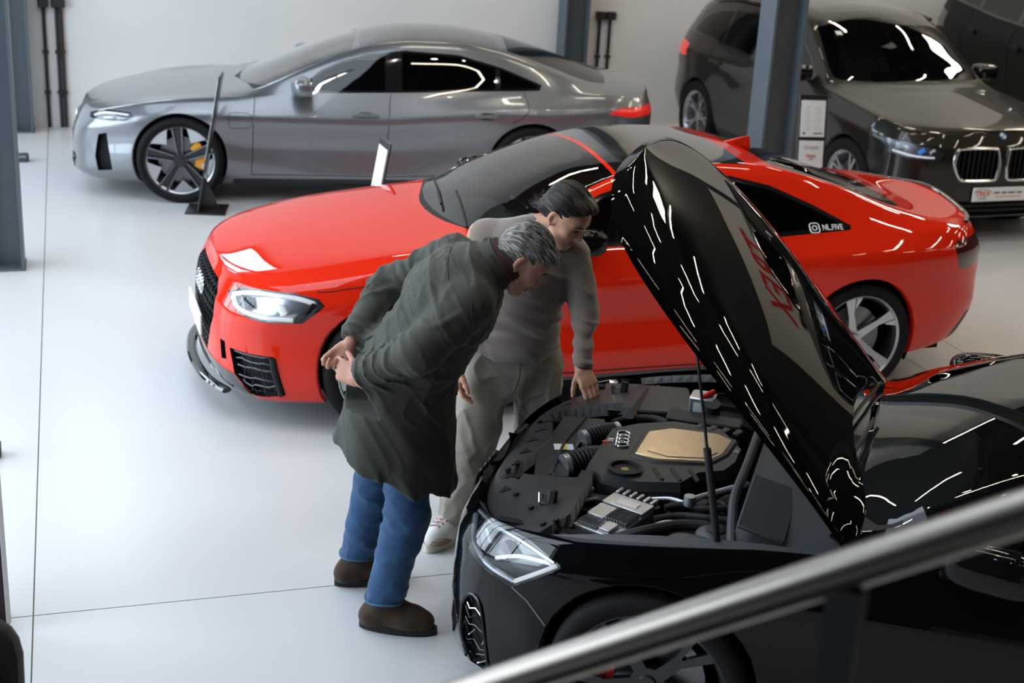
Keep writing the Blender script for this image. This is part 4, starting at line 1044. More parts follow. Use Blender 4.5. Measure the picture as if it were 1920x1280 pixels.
# ------------------------------------------------------------------ off-roaders
def ten_spoke(mb, rr):
    for k in range(5):
        a = 90 + 72 * k
        spoke_bar(mb, .04, rr * .5, .018, .016, a, -.035, -.03, .03)
        for o in (-1, 1): spoke_bar(mb, rr * .45, rr + .004, .012, .014, a, -.03, -.008, .025, o * .008, o * .045)
    mb.lathe([(.0001, -.034), (.05, -.034), (.06, -.07)], 24)
def build_suv(loc, yaw, paint, label, plate, far=False):
    root = empty('off_roader_car', loc, yaw); tag(root, label, 'car')
    M = make_body(SUV_CAR, .05); M.yw = .93; m_clad = mat('dark_cladding', (.03, .031, .033), .5)
    arch_cut(M, 0, .375, .405, .05, root, m_clad); arch_cut(M, -2.864, .375, .405, .05, root, m_clad)
    carve_hood(M, [(-.375, 0), (-.385, .2), (-.43, .5), (-.54, .84), (-.58, 1.0)], -.75)
    M.carve([(-.42, 0), (-.43, .25), (-.48, .5), (-.56, .70), (-.62, .745), (-.72, .74), (-1.17, .64), (-1.19, .3), (-1.19, -.3), (-1.17, -.64), (-.72, -.74), (-.62, -.745), (-.56, -.7), (-.48, -.5), (-.43, -.25)], 'top', 'windscreen', rows=(6, 9))
    M.carve([(-.35, -.82), (-.35, .82), (-.62, .82), (-.62, -.82)], 'top', 'cowl', rows=(6, 9), frm=('body',))
    M.carve([(-1.35, -.5), (-1.35, .5), (-2.3, .5), (-2.3, -.5)], 'top', 'roof', rows=(6, 9), frm=('body',))
    DLO = [(-.76, 1.10), (-1.0, 1.275), (-1.25, 1.41), (-1.5, 1.485), (-1.9, 1.515), (-2.5, 1.505), (-2.9, 1.455), (-3.12, 1.39), (-3.34, 1.22), (-3.3, 1.185), (-2.2, 1.125)]
    M.both(DLO, 'side', 'trim', rows=(4, 7), frm=('body', 'cowl'))
    g = shrink(DLO, .02)
    for i, (xa, xb) in enumerate(((-.88, -1.66), (-1.74, -2.55), (-2.61, -3.25))): M.both(clip_x(g, xa, xb), 'side', 'glass%d' % i, rows=(4, 7), frm=('trim.L', 'trim.R'))
    M.both([(-.56, .33), (-.58, 1.05), (-1.70, 1.09), (-1.68, .33)], 'side', 'door1', rows=(1, 5), frm=('body',))
    M.both([(-1.68, .33), (-1.70, 1.09), (-2.66, 1.13), (-2.74, .90), (-2.42, .42)], 'side', 'door2', rows=(1, 5), frm=('body',), test=lambda c: math.hypot(c[0] + 2.864, c[2] - .375) > .42)
    M.both([(-.42, .24), (-.42, .33), (-2.44, .34), (-2.44, .25)], 'side', 'sill', rows=(0, 3), frm=('body',))
    M.both([(.53, .76), (.58, .822), (.85, .838), (1.17, .848), (1.19, .815), (1.05, .742), (.8, .715), (.55, .715)], 'wrap', 'lamp', rows=(1, 6), frm=('body',))
    KID = [(.05, .575), (.035, .66), (.05, .79), (.10, .812), (.38, .812), (.435, .785), (.45, .69), (.40, .585), (.34, .558), (.10, .558)]
    M.both(KID, 'front', 'kidney', rows=(0, 6), frm=('body', 'hood'), test=lambda c: c[0] > .5)
    M.carve([(-.52, .25), (-.56, .385), (.56, .385), (.52, .25)], 'front', 'grille', rows=(0, 5), frm=('body',), test=lambda c: c[0] > .5)
    M.both([(.70, .30), (.68, .47), (.88, .52), (.96, .33)], 'wrap', 'intake', rows=(0, 5), frm=('body',))
    M.both([(4.72, .95), (4.75, 1.07), (5.1, 1.10), (5.1, .93)], 'wrap', 'tail', rows=(2, 7), frm=('body',), test=lambda c: c[0] < -3)
    M.out('body', 'body_shell', paint, root); M.out('hood', 'hood', paint, root)
    M.out('roof', 'panorama_roof', mat('smoked_roof', (.03, .03, .03)), root)
    ns = nose_surf(M); m_drl = mat('daytime_light_bar')
    sg, pg = glass('side_glass', (.3, .3, .3)), glass('privacy_glass', (.02, .02, .02))
    for s, n in ((1, '.L'), (-1, '.R')):
        d1 = M.out('door1' + n, 'front_door', paint, root); d2 = M.out('door2' + n, 'rear_door', paint, root)
        seams(M, d1, [[(-.56, .33), (-.58, 1.04)], [(-1.68, .33), (-1.70, 1.08)], [(-.56, .33), (-1.68, .33)]], s, .004); seams(M, d2, [[(-1.68, .33), (-2.38, .36)], [(-2.62, .75), (-2.74, .92), (-2.66, 1.12)]], s, .004)
        handle(M, d1, -1.52, .94, paint, s); handle(M, d2, -2.50, .97, paint, s)
        M.out('trim' + n, 'window_trim', GLOSSBLK, root); M.out('glass0' + n, 'front_side_window', sg, root); M.out('glass1' + n, 'rear_side_window', pg, root); M.out('glass2' + n, 'quarter_window', pg, root)
        M.out('sill' + n, 'sill_trim', m_clad, root); mirror(root, -.82, s * .86, 1.10, GLOSSBLK, s, .12)
        k = recess(M, root, 'kidney' + n, .05, DARK, 'kidney_grille')
        P = [(ns(s * y, z) + .006, s * y, z) for y, z in KID]; MB().tube(curve_pts(P + [P[0]], 4), .014, 8, caps=False).build('chrome_frame', CHR, k)
        for y in np.linspace(.085, .405, 8): MB().box((ns(s * y, .685) - .03, s * y, .685), (.045, .012, .235 - (.02 if y > .36 else 0))).build('slat', BLK, k, smooth=False)
        h = lamp_unit(M, root, 'lamp' + n, s, mat('lamp_mid', (.1, .1, .1)), m_drl, .05, [([(.62, .735), (.72, .735), (.82, .738), (.98, .755)], .008, m_drl, .015), ([(.70, .80), (.74, .76)], .02, mat('lamp_blue', (.02, .16, .5), .2, emit=(.05, .3, 1), es=.4), .02), ([(.9, .80), (.96, .775)], .025, mat('lamp_silver'), .02), ([(.62, .80), (.66, .77)], .018, mat('lamp_silver'), .025)])
        recess(M, root, 'intake' + n, .04, BLK, 'bumper_intake')
        M.out('tail' + n, 'tail_lamp', GLOSSBLK if far else mat('tail_red', (.4, .0, .0)), root)
        P = [surf_pt(M, 0, 1, x, s * .66, s, -.03)[0] for x in np.linspace(-1.35, -3.1, 9)]
        MB().tube(P, .016, 8).build('roof_rail', GLOSSBLK, root)
    gr = recess(M, root, 'grille', .05, DARK, 'lower_grille')
    for z in (.30, .345): MB().tube([(ns(y, z) - .015, y, z) for y in np.linspace(-.5, .5, 9)], .008, 6).build('grille_bar', BLK, gr)
    M.out('windscreen', 'windscreen', glass('suv_windscreen', (.34, .37, .36), 1.2), root); M.out('cowl', 'cowl', BLK, root)
    MB().box((-1.5, 0, .30), (4.2, 1.3, .06)).box((-1.43, 0, .3), (1.95, 1.68, .06)).build('underbody', DARK, root)
    if not far:
        interior(root, dict(xd=-.66, z=.45, w=.70, rear=-3.2, rx=-2.3), mat('dark_grey_leather', (.03, .03, .03)), mat('soft_black_dash', (.02, .02, .02)))
        hb = MB().cyl((0, 0, 0), (0, 0, .008), .038, 24); e = hb.build('round_emblem', CHR, root); T = Matrix.Translation((.800, 0, .905)) @ Matrix.Rotation(R(55), 4, 'Y'); e.data.transform(T)
        for i in range(4):
            q = MB().prism([(0, 0)] + [(.026 * math.cos(R(90 * i + t)), .026 * math.sin(R(90 * i + t))) for t in range(0, 91, 15)], .0082, .0095).build('emblem_quarter', mat('emblem_blue', (.05, .25, .6), .3) if i % 2 else WHT, e); q.data.transform(T)
        MB().box((-1.02, -.50, 1.475), (.004, .06, .05), Matrix.Rotation(R(-58), 3, 'Y')).build('windscreen_sticker', WHT, root)
    cal = (mat('black_caliper', (.03, .03, .03)), (20, 70))
    for x in (0, -2.864):
        for s in (1, -1): make_wheel(root, x, s * .925, .37, .262, ten_spoke, mat('silver_rim', (.6, .6, .6)), mat('silver_face', (.60, .62, .65), .3, .9), cal, rot=R(20))
    if plate:
        px = ns(0, .445) + .018
        p = MB().box((px, 0, .445), (.012, .52, .115), bev=.004).build('number_plate', WHT, root)
        fr = frame((0, 1, 0), (0, 0, 1)); m_r = mat('logo_red', (.62, .03, .03), .5); m_b = mat('logo_grey', (.12, .13, .16), .5)
        text_obj('plate_logo', 'TREX', .058, m_r, p, (px + .0068, -.165, .452), fr, .0005, bold=.001)
        text_obj('plate_logo_line', 'CARS', .034, m_b, p, (px + .0068, -.165, .413), fr, .0005)
        P = [Vector((px + .0068, -.165 + .09 * math.cos(t), .445 + .045 * math.sin(t))) for t in np.linspace(PI * .95, PI * .05, 12)]
        MB().tube(P, .002, 5).build('plate_logo_arc', m_b, p)
        for yy, ww in ((-.03, .055), (.04, .05), (.115, .07), (.19, .05)): MB().box((px + .0066, yy, .458), (.001, ww, .014)).build('plate_print', m_b, p, smooth=False)
        MB().box((px + .0066, .085, .425), (.001, .25, .008)).build('plate_text_line', mat('logo_orange', (.7, .3, .15), .5), p, smooth=False)
    return root
build_suv((3.6008, 12.1895, 0), R(-69.94), mat('bronze_grey_paint', (.022, .0195, .017), .30, .55, coat=1, spec=.2, coat_ior=1.42), 'dark brown-grey off-roader with chrome double grille beside the steel column', True)
_d = Matrix.Rotation(R(-69.94), 3, 'Z') @ Vector((.1, 2.62, 0))
build_suv((3.6008 + _d.x, 12.1895 + _d.y, 0), R(-81.9), mat('satin_black_paint', (.004, .0042, .0045), .45, coat=.15, spec=.1), 'black off-roader parked beyond the brown-grey off-roader', False, True).scale = (1.08, 1.06, 1.30)
# ------------------------------------------------------------------ black coupe with its hood raised
def corrugated(mb, pts, r, n=26, amp=.12):
    P = curve_pts(pts, max(2, n // max(1, len(pts) - 1))); mb.tube(P, [r * (1 + (amp if i % 2 else -amp)) for i in range(len(P))], 14); return mb
def build_black():
    root = empty('black_car', (.7509, 4.9108, 0), R(164.07))
    tag(root, 'gloss black car with its hood raised over an open engine bay', 'car')
    paint = mat('black_paint', (.0025, .0026, .003), .2, coat=1, spec=.0, coat_r=.012, coat_ior=1.36)
    M = rs_shell(root, paint, GLOSSBLK)
    HL = [(.58, .735), (.75, .752), (.9, .765), (1.04, .762), (1.17, .726), (1.175, .715), (.99, .583), (.80, .615), (.63, .665)]
    M.both(HL, 'wrap', 'lamp', rows=(1, 5), frm=('body',))
    GR = [(.30, .70), (.40, .645), (.42, .50), (.30, .28), (-.30, .28), (-.42, .50), (-.40, .645), (-.30, .70)]
    M.carve(GR, 'front', 'grille', rows=(0, 6), frm=('body', 'hood'), test=lambda c: c[0] > .5)
    M.both([(.735, .40), (.79, .47), (.845, .455), (.88, .36), (.91, .20), (.85, .165), (.755, .26)], 'wrap', 'intake', rows=(0, 4), frm=('body',))
    M.both([(.50, .17), (.52, .38), (.60, .42), (.715, .30), (.80, .165)], 'wrap', 'split', rows=(0, 4), frm=('body',))
    M.both([(4.86, .875), (4.9, .90), (5.25, .905), (5.3, .78), (5.0, .72), (4.92, .74)], 'wrap', 'tail', rows=(2, 6), frm=('body',))
    tail_lamps(M, root, None)
    # raised hood
    th = R(54.5); hx, hz = -.60, .93
    T = Matrix.Translation((hx, 0, hz)) @ Matrix.Rotation(-th, 4, 'Y') @ Matrix.Translation((-hx, 0, -hz))
    hood = M.out('hood', 'hood', paint, root, flange=.022); hood.data.transform(T)
    inn = M.out('hood', 'hood_liner', mat('hood_underside', (.008, .008, .009), .35, coat=.4), hood, push=.022); inn.data.transform(T)
    for s in (1, -1):
        hg = MB().tube([(-.60, s * .72, .87), (-.58, s * .72, .92), (-.52, s * .70, .93)], [.03, .028, .02], 8).build('hood_hinge', GLOSSBLK, root)
    M.out('roof', 'roof_panel', paint, root)
    m_in = mat('lamp_silver'); m_drl = mat('daytime_light_bar'); m_dk = mat('lamp_dark')
    for s, n in ((1, '.L'), (-1, '.R')):
        lamp_unit(M, root, 'lamp' + n, s, mat('lamp_mid', (.1, .1, .1)), m_drl, .055, [([(.62, .705), (.72, .66), (.86, .62), (.98, .60)], .010, m_in, .012), ([(.62, .72), (.80, .742), (1.0, .745), (1.14, .722)], .008, m_in, .012), ([(.99, .60), (1.08, .665), (1.15, .715)], .008, m_drl, .012), ([(.88, .655), (.99, .70), (1.12, .715)], .007, m_drl, .02), ([(.74, .70), (.80, .67)], .028, m_in, .04), ([(.88, .71), (.94, .68)], .026, m_dk, .04)])
        b = recess(M, root, 'intake' + n, .035, DARK, 'air_intake')
        for i in range(9):
            z = .20 + .03 * i; P = [surf_pt(M, 3, 2, s * sg, z + .012 * (-1) ** q, s, .010)[0] for q, sg in enumerate(np.linspace(.755 + max(0, z - .40) * .5 - .04 * (z < .27), .885 - max(0, z - .38) * .5, 5))]
            MB().tube(P, .0028, 5).build('intake_lattice', CHR if i % 3 == 1 else GUN, b)
        P = [surf_pt(M, 3, 2, s * sg, z, s, -.002)[0] for sg, z in ((.735, .40), (.79, .475), (.855, .455), (.89, .36), (.915, .20), (.85, .16), (.75, .26), (.735, .40))]
        MB().tube(curve_pts(P, 4), .006, 6, caps=False).build('intake_frame', GUN, b)
        M.out('split' + n, 'front_splitter', GLOSSBLK, root, push=-.004)
        seam(M, [(.99, .58), (1.12, .50)], 'wrap', root, .003, mat('light_edge', (.35, .36, .38), .3, .5), sd=s, name='bumper_seam')
    g = recess(M, root, 'grille', .05, DARK, 'grille'); ns = nose_surf(M)
    honeycomb(MB(), poly_in(GR), lambda y, z: ns(y, z) - .004, .066, -.42, .42, .29, .70, .010, .022).build('grille_lattice', GLOSSBLK, g, angle=30)
    rings_logo(g, 'ring_emblem', (ns(0, .60) + .012, 0, .60), frame((0, -1, 0), (-.15, 0, 1)), .042, .006, GUN)
    rs_common(root, M, paint, mat('dark_grey_leather'), five_y, mat('dark_rim', (.02, .02, .02)), mat('black_blade', (.02, .02, .02)), (mat('red_caliper', (.42, .01, .012), .35, coat=.6), (-10, 70)),
              glass('dark_windscreen', (.36, .41, .43), 1.3), (glass('side_glass', (.3, .3, .3)), glass('privacy_glass', (.02, .02, .02))))
    # ---------------- engine bay
    m_pl = mat('bay_plastic', (.022, .0235, .025), .42, bump=.08, bscale=200); m_pl2 = mat('bay_plastic_grey', (.045, .05, .055), .38, bump=.06, bscale=200)
    m_rub = mat('bay_rubber', (.012, .012, .012), .55); m_met = mat('cast_aluminium', (.50, .51, .53), .38, .9, noise=.12, nscale=60, bump=.2, bscale=150)
    # slam panel cover, fender ledges and cowl tray follow the hood line a little below it
    M2 = make_body(RS_CAR); carve_hood(M2, HOOD_CURVE, -.85)
    M2.carve([(1, -.80), (1, .80), (.47, .80), (.43, .60), (.50, .36), (.505, .0), (.50, -.36), (.43, -.60), (.47, -.8)], 'top', 'slam', frm=('hood',))
    M2.carve([(1, -.80), (1, .80), (.47, .80), (.36, .66), (.36, -.66), (.47, -.8)], 'top', 'slam', frm=('hood',), test=lambda c: abs(c[1]) > .36)
    for s in (1, -1): M2.carve([(1, s * .77), (1, s * 1.2), (-.7, s * 1.2), (-.7, s * .785), (-.2, s * .795), (.3, s * .765)], 'top', 'ledge%d' % s, frm=('hood', 'slam'))
    M2.carve([(-.205, -.78), (-.205, .78), (-.8, .8), (-.8, -.8)], 'top', 'tray', frm=('hood',))
    M2.out('slam', 'slam_panel_cover', m_pl, root, push=.038, flange=.05)
    for s in (1, -1): M2.out('ledge%d' % s, 'fender_ledge', m_pl2, root, push=.018, flange=.03)
    M2.out('tray', 'cowl_tray', mat('tray_slate', (.05, .058, .064), .5, bump=.05), root, push=.055, flange=.09)
    tub = MB(); tub.box((.13, 0, .40), (.95, 1.36, .03)); tub.box((-.30, 0, .60), (.03, 1.5, .42)); tub.box((.62, 0, .52), (.03, 1.2, .3))
    for s in (1, -1): tub.box((.12, s * .69, .58), (.95, .03, .36))
    tub.build('bay_tub', DARK, root, smooth=False)
    # thin dark triangles painted as the shade of openings, and clips, on the slam panel
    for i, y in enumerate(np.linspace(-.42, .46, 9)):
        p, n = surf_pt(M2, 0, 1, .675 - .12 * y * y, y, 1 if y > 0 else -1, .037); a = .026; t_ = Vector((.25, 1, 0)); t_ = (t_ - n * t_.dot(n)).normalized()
        MB().prism([(-a, -a * .7), (a, -a * .7), (0, a * .8)], 0, .0015, (Matrix.Translation(p) @ frame(t_, n.cross(t_)).to_4x4())).build('opening_shade', DARK, root, smooth=False)
    for x, y in ((.60, .52), (.58, -.50), (.52, .62), (.50, -.60), (.44, .72), (.46, -.70), (.70, .30), (.71, -.2), (.40, .70)):
        p, n = surf_pt(M2, 0, 1, x, y, 1 if y > 0 else -1, .036); MB().cyl(p, p + n * .008, .012, 12).build('clip', m_rub, root)
    for s in (1, -1):      # hood catches
        p = Vector((.46, s * .56, .755)); c = MB().box(p + Vector((0, 0, .02)), (.05, .07, .05), bev=.008); c.box(p + Vector((-.02, s * .01, .055)), (.03, .035, .06), Matrix.Rotation(.3, 3, 'X'), bev=.006)
        c.build('hood_catch', m_rub, root); MB().tube([p + Vector((.02, -.03, .04)), p + Vector((.03, 0, .06)), p + Vector((.02, .03, .04))], .005, 6).build('catch_hook', CHR, root)
    # intake duct plate with sticker
    DP = [(.615, -.26), (.455, -.30), (.43, -.215), (.49, -.02), (.485, .16), (.45, .31), (.57, .36), (.612, .18)]
    d = MB().prism(DP, .72, .775, top=[(x * .985 + .008, y * .96) for x, y in DP]).build('intake_duct', m_pl, root, smooth=False)
    MB().tube([(.53, -.27, .778), (.545, 0, .782), (.515, .32, .778)], .006, 6).build('duct_rib', m_pl, d)
    st = MB().box((.535, .055, .778), (.075, .055, .002), Matrix.Rotation(.35, 3, 'Z')).build('sticker', WHT, d, smooth=False)
    MB().box((.535, .055, .7792), (.022, .055, .002), Matrix.Rotation(.35, 3, 'Z')).build('sticker_stripe', mat('sticker_yellow', (.8, .65, .05), .5), st, smooth=False)
    # twin corrugated hoses with clamps
    for a, b, r in (((.475, -.02, .785), (.375, -.11, .80), .038), ((.485, .215, .775), (.365, .115, .79), .042)):
        A, B = Vector(a), Vector(b); h = corrugated(MB(), [A, (A + B) / 2 + Vector((0, 0, .012)), B], r).build('air_hose', m_rub, root)
        t = (B - A).normalized(); MB().tube([A - t * .008, A + t * .012], r * 1.12, 20).build('hose_clamp', m_met, h); MB().tube([B, B + t * .02], r * 1.08, 20).build('hose_clamp', m_met, h)
    # engine cover
    CV = [(.392, .285), (.385, -.065), (.30, -.16), (.165, -.245), (-.03, -.245), (-.135, -.075), (-.135, .06), (-.105, .16), (-.02, .215), (.03, .335), (.19, .395), (.315, .375)]
    def sc_(P, f, c=(.14, .06)): return [(c[0] + (x - c[0]) * f, c[1] + (y - c[1]) * f) for x, y in P]
    c = MB().prism(CV, .70, .805); c.prism(CV, .805, .838, top=sc_(CV, .955)); cover = c.build('engine_cover', m_pl, root, smooth=False)
    WP = [(.248, .165), (.242, -.075), (.16, -.145), (-.03, -.165), (-.095, -.12), (-.08, .025), (-.035, .127), (.158, .184)]
    MB().prism(sc_(WP, 1.07, (.09, 0)), .838, .846, top=sc_(WP, 1.02, (.09, 0))).build('cover_bezel', m_pl, cover, smooth=False)
    m_gold = mat('gold_panel', (.60, .46, .30), .22, .85, noise=.06, nscale=20)
    gp_ = MB().prism(sc_(WP, .99, (.09, 0)), .838, .8475, top=sc_(WP, .93, (.09, 0))).build('gold_cover_panel', m_gold, cover, smooth=False)
    MB().tube([(.20, .115, .848), (.12, .14, .848), (-.01, .10, .848), (-.05, .03, .848)], .002, 5).build('panel_score', mat('gold_dark', (.2, .15, .09), .4, .8), gp_)
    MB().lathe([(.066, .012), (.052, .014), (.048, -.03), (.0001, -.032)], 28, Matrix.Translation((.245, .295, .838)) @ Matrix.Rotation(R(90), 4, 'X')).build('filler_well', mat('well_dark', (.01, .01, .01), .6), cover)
    MB().cyl((.245, .295, .8375), (.245, .295, .8395), .048, 24).build('filler_hole_shade', mat('well_dark'), cover)  # dark disc on the cover top, its colour stands in for a shaded hole
    MB().cyl((.245, .295, .8385), (.245, .295, .8415), .015, 14).build('filler_cap', mat('brass_cap', (.35, .28, .12), .4, .8), cover)
    for i in range(3): MB().box((.125 - .062 * i, .285 - .02 * i, .838), (.016, .105, .012), Matrix.Rotation(R(28), 3, 'Z') @ Matrix.Rotation(.0, 3, 'X'), bev=.004).build('cover_rib', m_rub, cover, smooth=False)
    for i in range(4): MB().box((.06 - .05 * i, -.225, .832), (.028, .05, .018), Matrix.Rotation(R(-15), 3, 'Z'), bev=.005).build('cover_rib', m_pl, cover, smooth=False)
    fr = frame((-.25, -.97, 0), (-.97, .25, 0))
    rings_logo(cover, 'ring_emblem', (.312, .035, .842), frame((-.15, .98, 0), (-.98, -.15, 0)), .024, .0042, CHR)
    text_obj('cover_badge', 'RS', .032, CHR, cover, (.356, .055, .8395), frame((-.1, 1, 0), (-1, -.1, 0)), .001, bold=.0008)
    MB().box((.372, .078, .8395), (.018, .014, .003), Matrix.Rotation(.1, 3, 'Z')).build('badge_red', mat('badge_red', (.6, .01, .01), .4), cover, smooth=False)
    text_obj('cover_text', 'V6', .034, mat('print_grey', (.4, .41, .42), .5), cover, (-.112, -.035, .8395), frame((.1, 1, 0), (-1, .1, 0)), .001)
    # control unit: finned cast box, tilted to the side
    O = Vector((.250, .425, .79)); U = (Vector((.092, .490, .795)) - O); Vv = (Vector((.328, .655, .770)) - O); fr = frame(U, Vv); ul, vl = U.length, Vv.length
    def ecu(mb, u0, u1, v0, v1, z0, z1): mb.box(O + fr @ Vector(((u0 + u1) / 2, (v0 + v1) / 2, -(z0 + z1) / 2)), (u1 - u0, v1 - v0, z1 - z0), fr, bev=.003); return mb
    e = ecu(MB(), 0, ul, 0, vl, -.045, .0).build('control_unit', m_met, root, smooth=False)
    ecu(MB(), 0, ul, .0, .075, 0, .016).build('unit_top_plate', m_met, e, smooth=False); ecu(MB(), .0, .07, .08, .165, 0, .010).build('unit_side_plate', m_met, e, smooth=False)
    for i in range(8): ecu(MB(), .078 + i * .0115, .083 + i * .0115, .078, .165, 0, .016).build('cooling_fin', m_met, e, smooth=False)
    for i in range(8): ecu(MB(), .008 + i * .0105, .013 + i * .0105, .175, .235, 0, .012).build('cooling_fin', m_met, e, smooth=False)
    ecu(MB(), .10, .145, .175, .235, 0, .014).build('unit_boss', m_met, e, smooth=False)
    ecu(MB(), .045, .13, .022, .052, .016, .018).build('unit_label', mat('label_silver', (.6, .61, .62), .3, .6), e, smooth=False)
    for i in range(6): ecu(MB(), .0 + i * .029, .015 + i * .029, -.045, -.005, .004, .018).build('connector_lug', m_met, e, smooth=False)
    ecu(MB(), -.01, ul + .01, -.03, -.004, -.05, .004).build('connector_block', m_rub, e, smooth=False)
    # cables and hoses
    def hose(pts, r, m=m_rub, name='hose'): return MB().tube(curve_pts(pts, 8), r, 10).build(name, m, root)
    hose([(.32, .33, .72), (.36, .40, .745), (.30, .425, .76), (.21, .40, .75), (.10, .37, .74)], .024)
    hose([(.395, .42, .70), (.37, .45, .745), (.385, .60, .755), (.36, .70, .74), (.30, .73, .72)], .020)
    hose([(.20, .70, .755), (.10, .66, .79), (-.02, .58, .80), (-.12, .56, .80), (-.18, .58, .78)], .020)
    hose([(.06, .47, .80), (0, .44, .81), (-.08, .45, .815), (-.16, .42, .82)], .012)
    hose([(.08, .55, .79), (0, .51, .80), (-.09, .51, .81), (-.18, .50, .81)], .012)
    hose([(.09, .60, .78), (.03, .57, .80), (-.05, .565, .80)], .006, m_met)
    hose([(.13, .38, .78), (.05, .39, .80), (-.03, .42, .80)], .008, m_met)
    hose([(.42, .36, .755), (.45, .40, .765), (.44, .48, .76), (.36, .47, .77), (.29, .42, .775)], .006, mat('grey_cable', (.2, .21, .2), .4))
    hose([(.43, .33, .75), (.40, .37, .775), (.34, .36, .775)], .006, mat('grey_cable', (.2, .2, .2)))
    hose([(.44, .55, .74), (.40, .58, .75), (.36, .52, .755), (.33, .50, .75)], .007)
    hose([(-.19, .66, .80), (-.12, .69, .79), (-.02, .70, .78), (.08, .71, .76)], .010)
    hose([(.15, -.30, .77), (.25, -.36, .78), (.36, -.35, .77), (.42, -.30, .76)], .016)
    hose([(-.05, -.30, .79), (.08, -.36, .80), (.2, -.48, .79)], .012)
    MB().box((.36, .375, .765), (.05, .035, .035), Matrix.Rotation(.5, 3, 'Z'), bev=.006).build('sensor_block', m_met, root, smooth=False)
    for p, dd in (((.405, .385, .75), (.05, .06, .05)), ((.33, .405, .745), (.05, .05, .04)), ((.02, .41, .77), (.07, .05, .05)), ((-.05, .39, .79), (.06, .07, .04)), ((.04, .62, .75), (.08, .07, .05)), ((.26, .40, .72), (.2, .06, .05)), ((-.14, .36, .80), (.05, .08, .05)), ((.10, .72, .73), (.18, .06, .05)), ((-.06, .50, .74), (.26, .22, .06))):
        MB().box(p, dd, Matrix.Rotation(p[0] * 3, 3, 'Z'), bev=.008).build('bay_component', m_rub, root, smooth=False)
    MB().sell((-.075, .735, .79), (.085, .062, .045), .55, .75, 22, 10).build('strut_tower', m_pl2, root); MB().sell((-.145, .645, .80), (.07, .06, .04), .6, 1, 22, 10).build('strut_tower', m_pl2, root)
    MB().lathe([(.03, .0), (.034, .006), (.02, .012), (.0001, .013)], 18, Matrix.Translation((-.145, .645, .838)) @ Matrix.Rotation(R(90), 4, 'X')).build('tower_cap', m_rub, root)
    for s in (-1,): MB().sell((-.12, s * .66, .80), (.08, .06, .045), .55, .9, 22, 10).build('strut_tower', m_pl2, root)
    br = MB().tube([(-.02, .445, .83), (-.06, .40, .838), (-.20, .285, .86)], [.016, .012, .014], 10, flat=.8).build('brace_bar', m_met, root); MB().cyl((-.02, .445, .815), (-.02, .445, .85), .02, 14).build('brace_bolt', m_met, br)
    # rubber seal along the bulkhead
    hose([(-.225, .80, .845), (-.21, .74, .85), (-.19, .60, .86), (-.175, .45, .885), (-.18, .2, .895), (-.18, -.2, .895), (-.19, -.6, .87), (-.22, -.8, .85)], .017, mat('seal_rubber', (.05, .054, .058), .5), 'bulkhead_seal')
    MB().box((-.30, .55, .905), (.16, .42, .012), Matrix.Rotation(R(-12), 3, 'Y'), bev=.005).build('tray_panel', mat('tray_slate'), root)
    MB().box((.33, -.56, .775), (.36, .30, .03), Matrix.Rotation(.25, 3, 'Z'), bev=.01).build('battery_cover', m_pl, root); MB().box((.06, -.34, .78), (.30, .10, .10), bev=.01).build('bay_component', m_rub, root)
    sb = MB().box((.09, -.46, .82), (.10, .10, .12), bev=.008).build('coolant_module', m_met, root, smooth=False); MB().box((.10, -.405, .835), (.04, .004, .05)).build('module_label', WHT, sb, smooth=False)
    MB().cyl((.04, -.43, .80), (.04, -.40, .87), .03, 16).build('module_cap', m_rub, sb); MB().cyl((.09, -.42, .88), (.05, -.47, .895), .012, 10).build('red_cap', mat('badge_red', (.6, .01, .01)), sb)
    # gas struts
    for s in (1, -1):
        A = Vector((-.18, s * .80, .82)); Bq = T @ Vector((.20, s * .735, .80)); mid = A + (Bq - A) * .52
        g = MB().cyl(A, mid, .0125, 14).build('gas_strut', m_rub, root); MB().cyl(mid, Bq, .005, 10).build('strut_rod', GUN, g); MB().sell(A, (.016, .016, .016), 1, 1, 12, 8).build('strut_ball', CHR, g)
build_black()
